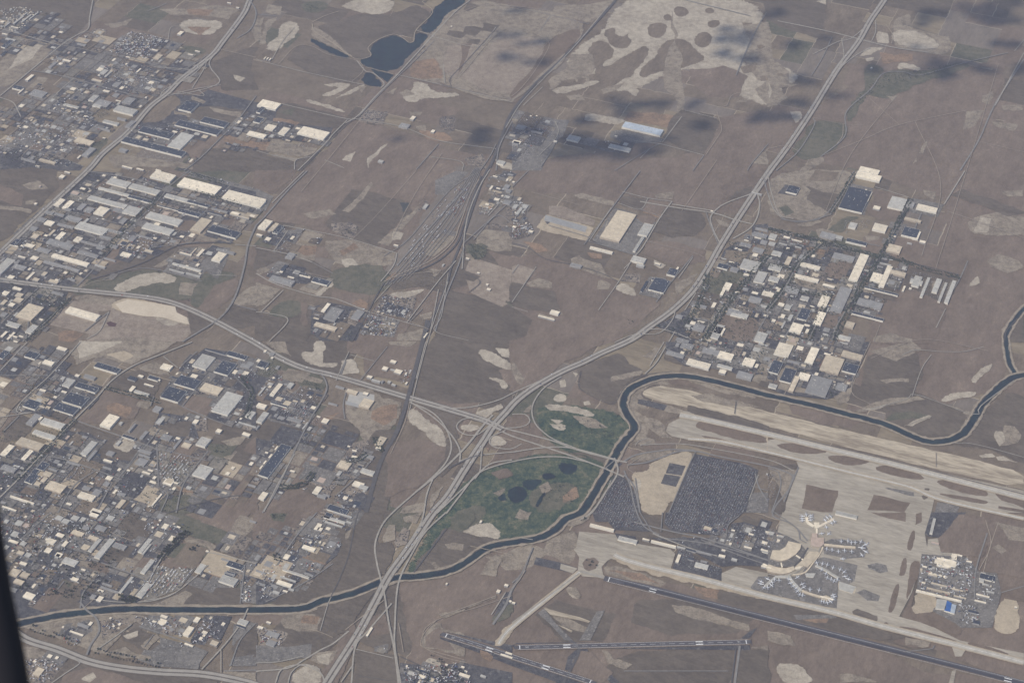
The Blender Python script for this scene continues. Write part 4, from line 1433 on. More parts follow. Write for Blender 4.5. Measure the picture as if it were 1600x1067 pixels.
Rk7 1550,600 1500,700 1400,830 1260,980
Rk4 1380,1000 1380,850
Ra6 1440,960 1500,800 1600,690
Ra6 1530,330 1500,570
Rk6 900,550 1060,520 1200,420 1300,330
Rk6 560,540 760,560 960,550 1100,500
Rk6 1300,250 1400,270 1600,320
Ra7 1400,990 1600,985
Rt5 600,530 520,600
Ra4 960,760 900,840
Ra6 400,430 360,480
@1 3
Rd10 1190,100 1100,220 985,375
Ra6 60,560 300,440 480,320
Ra7 130,330 250,150 380,0
Rk5 0,940 120,935 200,920 300,895
Rk4 470,530 450,570 400,740
Rk4 0,590 280,580 400,535
Rt4 280,720 380,740 480,780
Rk4 610,850 860,910
Rk6 530,1060 600,960
Rt4 890,690 920,870
Rk5 1470,640 1560,500
Rt5 1340,210 1600,265
Rt5 1150,650 1500,520 
Rd5 640,1020 830,1050
Rd6 900,900 1100,990
Rt4 1130,670 1060,740 1030,810 1060,850 1300,920
@2 3
Rk5 130,170 60,160
Ra6 0,440 60,380 130,220
Rk6 0,690 420,380
Ra5 800,0 860,100
Ra5 940,0 930,120
Ra5 1420,20 1350,80 1340,150
Ra6 1180,170 1400,260 1600,330
Ra5 700,990 1350,990
@3 3
Rk6 0,385 100,400 200,360 300,270 340,190
Ra7 40,0 180,100 200,170 240,190
Rd9 0,330 100,360 180,320 250,220
Ra7 1290,540 1300,360 1370,130
Ra6 1460,500 1600,460
Ra5 850,870 1030,850 1040,830
@G
Rt6 716,122 788,46 852,61 850,88 800,150 750,143 716,122
Rt5 700,28 760,8 862,18 912,38
Rt5 1430,190 1470,290 1440,400
Rt4 1400,150 1330,240 1290,330
Rt4 1560,100 1500,300 1462,420
Rt5 1480,330 1540,350 1600,372
Rt4 1360,560 1440,530 1545,548
Rt4 1120,250 1065,330
Rt4 690,240 650,300 612,372
Rt4 560,190 520,240 470,300
Rt4 830,300 905,320
'''
DATA_BUILDINGS = '''
@0 0
BD 862,822 1092,838;755,885 1163,950;1090,782 1385,815;1248,762 1432,768
BD 1112,682 1245,650;75,550 150,545
BL 1045,915 1215,848;705,690 862,690;395,655 495,668;640,760 745,770;30,245 100,250
BT 460,885 592,885;240,1000 352,1015;955,365 1020,345;570,500 640,505
BM 510,970 600,930;130,990 222,1010;590,650 700,640;700,535 760,520;610,800 690,815;730,740 790,745;180,590 300,580
BW 388,378 445,380;640,570 688,570;722,626 757,632;945,312 988,315;1172,338 1208,342;1218,316 1250,322;785,354 815,358;65,168 118,175;10,212 50,215;1105,215 1150,200;0,140 30,135
BW 155,915 178,912;375,935 395,938;640,860 660,862;220,1035 250,1038;600,440 650,430;850,450 885,430;155,500 215,470;110,582 150,555
BL 550,625 620,600;575,660 650,650;620,460 680,440;650,480 700,450;90,150 140,100;140,140 190,90;180,120 240,80;130,110 170,75;30,170 60,140
BD 30,300 60,250;0,345 40,320;940,500 1000,510
BM 480,275 540,280;300,420 360,390;760,640 850,620;780,790 850,760;700,600 750,590
BW 330,680 350,670;480,985 510,970;1420,15 1445,20;1475,45 1495,48
BM 1455,800 1520,805;740,940 800,935
BW 760,1040 830,1050;850,1055 900,1060;970,1060 1010,1064
@1 0
BW 5,660 158,650;50,805 130,790;135,835 215,805;255,835 462,830;-60,840 68,845;960,745 1000,730;1090,825 1122,815
BD 0,700 60,670;-20,760 50,740
BM 890,790 965,780
BL 760,1010 800,1005;1500,1020 1560,1010
BW 50,368 62,355;66,372 78,358;82,376 94,362;1215,165 1228,162
@2 0
BS 685,795 948,815
BL 600,920 745,930;340,870 430,860
BW 110,725 125,722;258,885 285,880;0,890 60,885;640,850 660,848
BM 20,800 90,790;120,820 190,830;0,900 50,890
@3 0
BW 565,1067 700,1067;640,425 655,420
@0 1
BW 545,560 545,560
BW 935,38 1102,30;1105,90 1388,103;1383,170 1665,180;333,212 410,180;385,230 467,192;582,265 687,238;272,330 345,320;343,420 415,388;455,435 520,420;150,468 220,465;187,548 245,540;318,535 562,578;748,525 825,520;1320,555 1418,520;1225,530 1282,492;160,675 220,635;405,880 628,903;1120,512 1200,525;365,40 410,30;400,5 440,8
BW 110,535 162,540;65,462 115,470;1440,265 1500,265;75,735 140,735;5,770 62,758;48,840 98,830;850,480 880,470;0,1035 50,1005;40,1050 98,1010;60,1020 105,1040
BL 663,75 822,75;802,105 1005,125;612,110 810,150;545,175 798,215;762,260 890,240;1025,160 1185,180;905,290 1145,310;885,355 1090,370;465,355 680,365;498,340 560,300
BM 285,450 465,465;400,300 515,300;355,335 465,350;280,260 340,260;338,270 405,275;478,235 545,210;520,250 592,235;225,305 295,300;180,365 240,355;500,440 665,475;480,510 620,530;225,495 320,495;75,600 170,600;60,590 90,560;740,320 800,300;650,540 720,560;800,430 860,410;850,400 950,420;720,230 760,260
BD 795,165 960,190;980,215 1125,245;1165,195 1310,215;1110,255 1260,270;1295,375 1505,385;1300,250 1385,280;60,460 130,430
BM 270,570 500,620;660,370 770,385;1320,235 1425,255
BT 190,415 250,400;255,650 300,635;300,400 350,370;1185,370 1325,310;95,910 275,855;1190,520 1230,480;900,500 960,500;1440,265 1555,300
BL 35,960 130,960;155,1005 240,970;0,650 45,545;1075,580 1260,620;1060,610 1150,640;1160,640 1250,660;590,590 660,600;0,640 40,600
BT 0,830 50,810;80,810 150,800;90,780 150,770;200,680 250,675;300,690 370,690
BM 0,900 50,890;0,560 35,545;80,560 110,580;1360,480 1460,520
BO 240,95 260,90;440,140 500,135
BM 680,470 740,470;600,480 660,470;400,240 450,240;620,410 700,420;420,670 470,680;320,760 400,770
BW 1150,600 1180,590;1220,590 1250,580;1240,640 1260,640;210,205 235,200
@1 1
BW -120,195 64,190;10,355 105,315;0,400 42,400;52,430 98,420;1455,115 1485,95;1485,180 1525,175;405,875 468,830;145,630 170,628;195,660 240,665;1430,210 1460,205;1560,60 1580,50;-40,190 60,185
BT 72,375 125,340;80,370 145,330;360,965 510,980
BM 80,680 245,690;420,920 548,870;1540,200 1600,190;240,630 270,640;590,920 680,880
BD 100,385 175,345;60,440 95,400;345,690 465,690;150,620 200,590
BW 1480,30 1510,35;1310,545 1335,545;1380,635 1400,635;1440,740 1470,735;1435,710 1455,705;1045,1040 1075,1010;270,650 340,665;860,460 890,465
BL 1040,230 1080,210;480,960 500,950;1160,590 1180,580
BM 1540,110 1590,90;1560,130 1600,120;180,540 250,520
@2 1
BT 548,415 778,275
BW 485,480 632,505;165,900 265,930;1445,650 1485,645;1297,775 1340,735;1315,735 1378,705;1392,755 1425,755;1243,850 1280,825;1110,955 1150,945;1365,885 1420,870;1255,1010 1335,985;1560,770 1640,765;1020,620 1045,600;1450,430 1480,435;1240,250 1260,248
BL 785,395 885,340;755,500 830,410;1420,605 1555,575;1508,690 1598,640;740,560 840,550;775,590 830,590;1365,900 1480,900;1240,1040 1330,970;1080,970 1120,965;1510,1060 1600,1020;1500,130 1560,150
BL 0,230 40,215;20,270 70,230;60,230 105,215;60,260 90,230
BD 965,645 1040,620;800,750 850,690;850,740 990,690;1280,600 1360,590;870,680 970,690
BM 1125,990 1210,970;1170,850 1220,845;1475,810 1565,800;1340,890 1440,880;1370,800 1400,790;1440,740 1480,735;360,590 440,590
BW 1160,935 1205,945;890,580 930,580;235,885 300,880;890,710 950,720;1160,490 1165,488;1515,415 1560,420;1410,490 1440,490;1500,530 1540,520;0,70 20,65;0,350 30,345;100,380 135,375
BM 1500,400 1600,400;1420,460 1500,460;1500,500 1580,490;1550,450 1600,440;1520,360 1600,370;1360,620 1420,610;1020,1060 1110,1060;1020,910 1070,905
BT 440,1067 440,1067
@3 1
BL 948,785 1015,668;1022,755 1088,680;1060,815 1122,700;1100,822 1178,690;895,715 965,665
BW 545,35 712,35;502,680 632,530;200,590 330,600;160,660 320,680;655,235 705,225;925,235 1062,235;650,365 750,345;900,420 957,380;945,445 987,440;308,840 392,790;635,685 720,650;130,1000 227,965;280,955 365,890;340,715 420,720;60,840 105,830;75,915 110,900;95,415 140,415;145,430 215,440;230,1010 260,990
BT 735,500 840,475;478,970 545,950;850,300 960,310;760,640 865,640;100,580 155,540
BD 440,230 650,130;485,440 620,450;832,400 950,370;600,730 815,770;520,890 725,925;180,920 270,870;1150,0 1150,0;640,680 700,665;110,130 200,105
BM 400,540 545,540;552,830 720,830;385,870 525,740;320,410 430,400;190,550 240,530;860,220 920,200;100,750 200,740
BL 745,225 870,180;0,680 75,670;70,450 120,460;340,1020 380,1020;420,420 470,410;500,350 560,330;20,520 90,510;0,420 60,400;0,460 50,450;170,470 210,480
BW 835,750 862,720;880,735 900,730;0,780 20,750;450,860 470,840;470,820 490,800;490,790 510,770;500,760 525,735;20,940 50,930;540,240 560,180;560,250 600,195;600,130 620,115;620,190 650,130;690,720 780,600
BL 885,695 970,690;200,800 260,790;100,860 150,840;120,930 160,900;80,980 110,940;430,1040 520,1040;0,610 90,600;700,570 770,590;870,445 900,455
@0 2
BW 350,42 422,42;262,130 342,128;998,160 1082,150;243,302 290,302;622,520 748,470;800,305 850,280;0,700 92,650;130,730 210,680;60,965 212,1010;10,1030 105,1050;482,965 602,965;642,740 705,745;1200,505 1245,490;1510,578 1568,575;1345,560 1390,550;885,815 942,820;1015,880 1090,870;560,1060 640,1055;655,855 708,845;1215,1010 1215,1010;0,915 15,910;555,880 588,880;410,1010 450,1010;945,1020 1015,950
BD 585,155 755,170;465,280 620,290;385,370 560,350;330,420 495,415;1000,345 1170,310;1085,260 1260,245;1280,45 1420,80;1410,80 1550,90;1335,185 1480,140;140,400 260,380;-20,95 60,60;150,90 250,75;795,230 860,225;920,225 1000,225;225,790 310,760;150,870 245,835;180,830 250,800;760,590 850,600
BL 1200,150 1348,100;1320,430 1520,340;385,270 472,240;200,570 355,590;250,505 410,515;1222,640 1320,610;1200,830 1335,790;1530,465 1600,440;1490,500 1600,530;500,700 610,630;835,310 935,325;970,505 1025,485
BT 1245,300 1398,290;95,635 280,640;275,915 420,900;720,1030 790,990;245,400 280,405;280,410 318,405;1130,650 1200,640
BM 950,425 1015,410;0,790 110,790;520,215 600,220;160,510 260,460;415,745 500,770;540,735 610,680;640,780 700,790;860,680 950,690;865,705 940,720;840,760 930,740;640,890 690,880;710,905 745,905;730,950 790,950;0,600 0,600;660,700 720,690;510,590 550,590;1000,600 1080,590;1080,660 1140,610;300,790 360,800
BW 220,480 270,470;330,345 360,340;380,310 420,310;465,210 500,205;1040,570 1050,565;1080,870 1110,885;860,215 900,212;925,215 1000,240;900,260 960,275;1405,825 1440,815;1440,790 1470,780;790,800 815,800;920,800 960,800;950,850 980,840;730,800 760,790;1150,480 1180,470;1510,200 1560,190
BT 1030,875 1090,860;250,870 300,850;210,890 260,880;260,830 330,820
BM 810,560 840,510;870,600 930,560;640,620 665,610;1550,890 1600,900;1500,150 1570,150;1480,190 1530,180;0,1000 40,1000;570,950 640,930;510,915 570,910
BL 720,640 760,620;1440,130 1440,130;740,510 770,500;1160,910 1200,905;1600,920 1600,920;430,640 460,620
@1 2
BW 83,330 168,265;0,400 70,395;405,500 460,485;665,325 705,320;835,125 880,120;785,170 830,160;690,220 730,215;860,190 918,180;745,665 785,660;595,720 640,718;350,940 415,910;12,975 78,945;378,465 405,465;210,805 245,805;600,890 680,885;55,690 78,688;330,345 350,340
BL 0,495 82,445;720,240 780,245;650,810 745,810;0,1000 0,1000;840,170 870,175;820,250 845,245;845,265 875,265;70,265 110,260;190,280 240,260;10,330 60,280;290,540 325,500;640,910 705,905;500,830 540,810
BD 10,830 222,655;440,1045 580,1050;0,150 80,130;90,380 200,400
BT 500,780 600,760;640,400 740,370;330,1000 330,1000;560,310 640,310;740,640 820,600
BM 690,720 740,715;0,540 20,520;450,380 510,390;190,480 290,490;420,950 460,960;780,250 800,240;380,960 440,965;500,270 550,290;110,460 140,450;80,80 120,70;120,160 150,150
BW 20,790 45,770;45,760 65,740;75,720 105,700;115,670 140,650;600,675 630,680;930,200 945,190;100,225 120,220;570,650 590,650;930,260 950,250
BW 45,60 70,50;90,100 110,95;0,120 30,110;60,170 80,160
@2 2
BW 1088,135 1245,140;1280,95 1390,80;1435,140 1525,115;1290,190 1342,180
BM 1185,60 1300,60;1400,215 1510,205;1020,20 1050,10;1050,30 1140,20;960,70 1080,80
BL 1280,150 1380,160;1540,10 1600,20;1590,60 1600,60;1590,825 1600,820
@3 2
BW 35,75 160,25;228,125 322,45;185,225 268,205
BT 455,85 595,85;320,175 480,110;125,305 200,220
BD 0,185 95,130;460,180 570,150;70,240 180,180
BM 230,310 405,240;0,150 20,140;120,120 200,130;420,290 500,270
BL 450,0 500,10;0,280 60,270
@0 3
BW 555,15 628,5;285,185 355,175;382,208 430,185;272,245 330,230;340,270 395,260;345,145 405,140;50,180 118,185;118,320 172,318;598,550 650,530;540,500 540,500;505,355 535,358;255,410 275,400;140,525 225,515;1205,680 1255,660;1140,760 1215,720;440,420 495,415;548,700 582,685;610,485 650,488;945,95 965,90;1285,240 1305,240;435,740 520,765
BL 383,310 492,305;848,520 950,450;588,280 718,175;548,240 635,170;860,245 952,170;885,260 945,200;875,375 968,300;740,500 835,405;1365,430 1490,420;1215,370 1290,330;660,40 720,30;340,280 380,265;1480,690 1555,680
BT 50,385 135,365;120,395 190,385;545,160 620,160;100,255 155,250;200,1010 280,980;1310,820 1370,810;80,435 155,430;440,130 530,130
BM 700,210 795,210;560,530 605,520;590,100 670,95;510,100 560,90;470,400 500,400;1560,50 1600,60;1380,290 1440,300;1400,380 1470,390;50,480 110,480;200,235 240,225;640,440 700,460;630,460 740,500;480,700 560,710
BD 1410,330 1530,330;1400,390 1470,380;1480,700 1530,720;0,330 50,350;250,400 290,390;680,400 700,390
BW 205,230 240,225;280,170 310,165;70,240 90,235;370,330 390,320;450,380 470,375;680,660 700,655;700,710 720,705;735,700 760,690;1000,650 1050,650;950,680 980,680;1150,820 1210,830;990,50 1010,45;1100,90 1130,90;1530,500 1540,490;1530,540 1545,530;290,900 330,890;340,910 370,900;220,1000 250,985;1240,790 1270,780;1260,750 1300,745;1380,700 1410,690
BL 20,60 60,50;120,200 170,190;150,270 200,260;20,220 60,210;380,60 440,50;340,40 400,30;440,40 500,30
@1 3
BW 285,220 375,225;360,105 415,75;125,440 230,450;5,718 48,715;62,685 95,685;685,770 730,720;1265,1015 1340,1020;165,490 200,490;390,190 410,180;1185,445 1198,442;1500,495 1530,485;1550,455 1580,450;1580,555 1600,550;1395,60 1415,50;380,110 420,100
BL 170,350 330,410;420,30 560,60;480,0 600,30;430,55 540,90;150,400 250,430;1400,1020 1440,1020;100,500 150,500;200,480 240,480;560,60 600,60
BM 0,360 60,380;60,760 150,760;60,820 130,810;0,440 60,450;300,380 360,390
BD 420,30 480,10;1000,980 1080,1000
BW 1280,965 1305,962;1180,950 1200,948;935,960 950,955;1530,880 1600,910;1560,870 1600,885
@2 3
AW 485,80 640,105;715,185 760,190;815,165 860,170;868,180 1025,215;1290,275 1335,270;1450,215 1500,220;1558,330 1620,350;1555,230 1600,240;1020,310 1058,265;1370,110 1395,110;1480,130 1510,140;1310,235 1335,235;1585,120 1600,120;1355,200 1375,190
AL 1140,335 1230,330;660,170 785,175;1030,215 1085,220;1370,295 1410,290
AM 1150,240 1250,260;1180,300 1220,310
AD 1090,230 1150,240;1100,290 1140,290
BW 0,560 20,565
@3 3
AW 1040,310 1175,320;1145,270 1180,275;925,490 1210,555;1240,300 1275,310;325,530 410,540;1185,265 1215,270;965,335 995,340;960,435 985,440;1290,550 1365,560;1300,515 1385,525
AD 1320,410 1425,400;1280,690 1325,680;1250,620 1310,620
AT 1000,385 1060,395;990,475 1140,505;1020,440 1120,460;1150,475 1220,490;1160,520 1240,535
AO 1020,190 1070,190
AL 1320,430 1360,380;1365,490 1415,500;1340,440 1390,460;0,130 35,135;60,145 100,150;10,120 40,128;420,10 560,20;1010,130 1050,40
AW 1380,460 1398,455;1540,590 1560,590
'''
DATA_TERMINAL = '''
# terminal: P = free outline building, N = ribbon building (width), V = parked airliner x,y pointing at x2,y2
@T
PT14 155,545 180,465 255,465 315,430 345,370 480,400 470,450 420,510 340,560 280,575 230,570|multi storey car park with fan shaped tan top deck in front of the terminals|car park
PT12 110,640 140,610 220,640 310,652 400,630 415,668 360,697 290,712 200,700 130,680|curved tan roofed terminal hall under the fan shaped car park|terminal
PW11 70,615 90,600 140,628 128,650|short white roofed block at the left tip of the curved terminal|terminal wing
PT13 418,632 500,560 565,478 640,480 668,490 630,550 550,638 500,625|broad tan roofed terminal hall right of the fan shaped car park|terminal
PW11 410,648 440,625 500,628 470,655 420,662|small white roofed hall joining the two terminal halls|terminal wing
PO14 580,410 580,335 592,335 592,288 645,288 650,335 715,335 718,400 680,430 620,425|square pinkish terminal block between the upper concourses|terminal
PW12 612,175 668,175 672,225 620,235|square white hub where the Y shaped concourse forks|concourse hub
PT12 680,945 740,935 785,955 770,985 720,985 690,975|wide tan concourse end surrounded by parked aircraft|concourse hub
PL6 875,790 1050,845 1010,915 870,870|pale roofed apron building at the tip of the middle concourse|hangar
PL8 520,705 630,705 605,750 530,740|pale roofed building below the broad terminal hall|apron building
NW12,8 642,235 642,288|short white link from the square terminal to the Y shaped concourse|link bridge
NW18,9 612,212 560,182 540,160 535,120|left arm of the Y shaped concourse|concourse
NW18,9 668,215 740,178 820,135|right arm of the Y shaped concourse|concourse
NT20,9 718,405 820,415 940,428 1045,435|straight concourse running right from the square terminal|concourse
NL16,9 630,620 720,660 800,710 870,752|grey slanting concourse below the straight concourse|concourse
NL18,9 345,722 400,800 480,885|grey first half of the long bent concourse|concourse
NT18,9 488,885 540,905 600,925 685,950|tan last half of the long bent concourse|concourse
NL18,9 340,738 220,738 160,785 105,835|hooked concourse at the lower left of the terminals|concourse
NW9,7 270,592 280,640|white footbridge from the car park to the curved terminal|footbridge
NW9,7 425,515 515,572|white footbridge from the car park to the broad terminal|footbridge
NT10,8 705,432 672,500 605,590 525,690 440,715 380,718|narrow walkway curving round the back of the terminal halls|walkway
PW10 105,265 190,275 185,298 110,290|white flat roofed block above the car park, left one|office
PW9 222,300 295,315 292,330 225,318|white flat roofed block above the car park, right one|office
PL10 65,440 140,480 130,500 70,480|pale office block left of the fan shaped car park|office
V 490,115 535,120;490,140 535,140;490,162 540,160;530,98 535,125;577,108 540,120;577,130 540,140;577,156 550,160
V 728,158 745,178;748,130 770,155;785,120 800,140;740,228 725,190;795,187 780,160;822,170 805,145;690,297 650,300;765,297 715,340
V 895,375 895,420;965,372 965,425;1000,388 1000,430;1040,388 1040,430;1100,380 1070,430;1150,412 1090,438;1110,446 1050,440;1150,485 1080,445;1110,520 1060,445;1005,482 1005,435;930,472 930,430;865,482 860,425;800,465 800,415;745,455 750,412;910,560 860,560
V 640,600 650,625;700,610 690,640;750,620 735,665;810,650 790,700;690,672 700,650;735,712 750,680;885,670 850,735;925,695 870,745;935,742 880,750;970,770 890,755;855,775 860,755;820,790 840,740;790,770 800,715;750,755 770,700
V 350,770 385,775;368,812 400,805;398,842 425,830;425,865 445,850;440,895 465,875;462,930 485,890;495,935 500,895;440,750 400,780;490,822 450,840;505,855 475,870;570,878 570,912;665,885 655,935;715,1005 720,975;750,1015 735,975;782,1003 755,980;803,980 770,970;818,955 770,960;812,935 760,950;690,1000 700,970
V 58,820 105,830;88,858 110,830;130,855 125,825;168,835 140,810;128,768 160,785;200,775 195,745;247,782 245,742;62,797 110,820;175,805 165,785
@U
PL16 425,640 530,650 515,745 410,735|pale left section of the blue striped hangar|hangar
PB16 531,655 580,680 565,775 500,757|bright blue roofed section of the maintenance hangar|hangar
PS16 582,690 630,700 610,790 562,777|silver right section of the blue striped hangar|hangar
PW14 425,205 575,230 630,255 625,300 540,315 425,290|big white saw toothed cargo hangar at the far corner of its apron|hangar
PW14 582,165 640,172 632,230 577,228|white annex at the top of the big cargo hangar|hangar annex
O14 360,365;405,383;460,395;515,405
'''
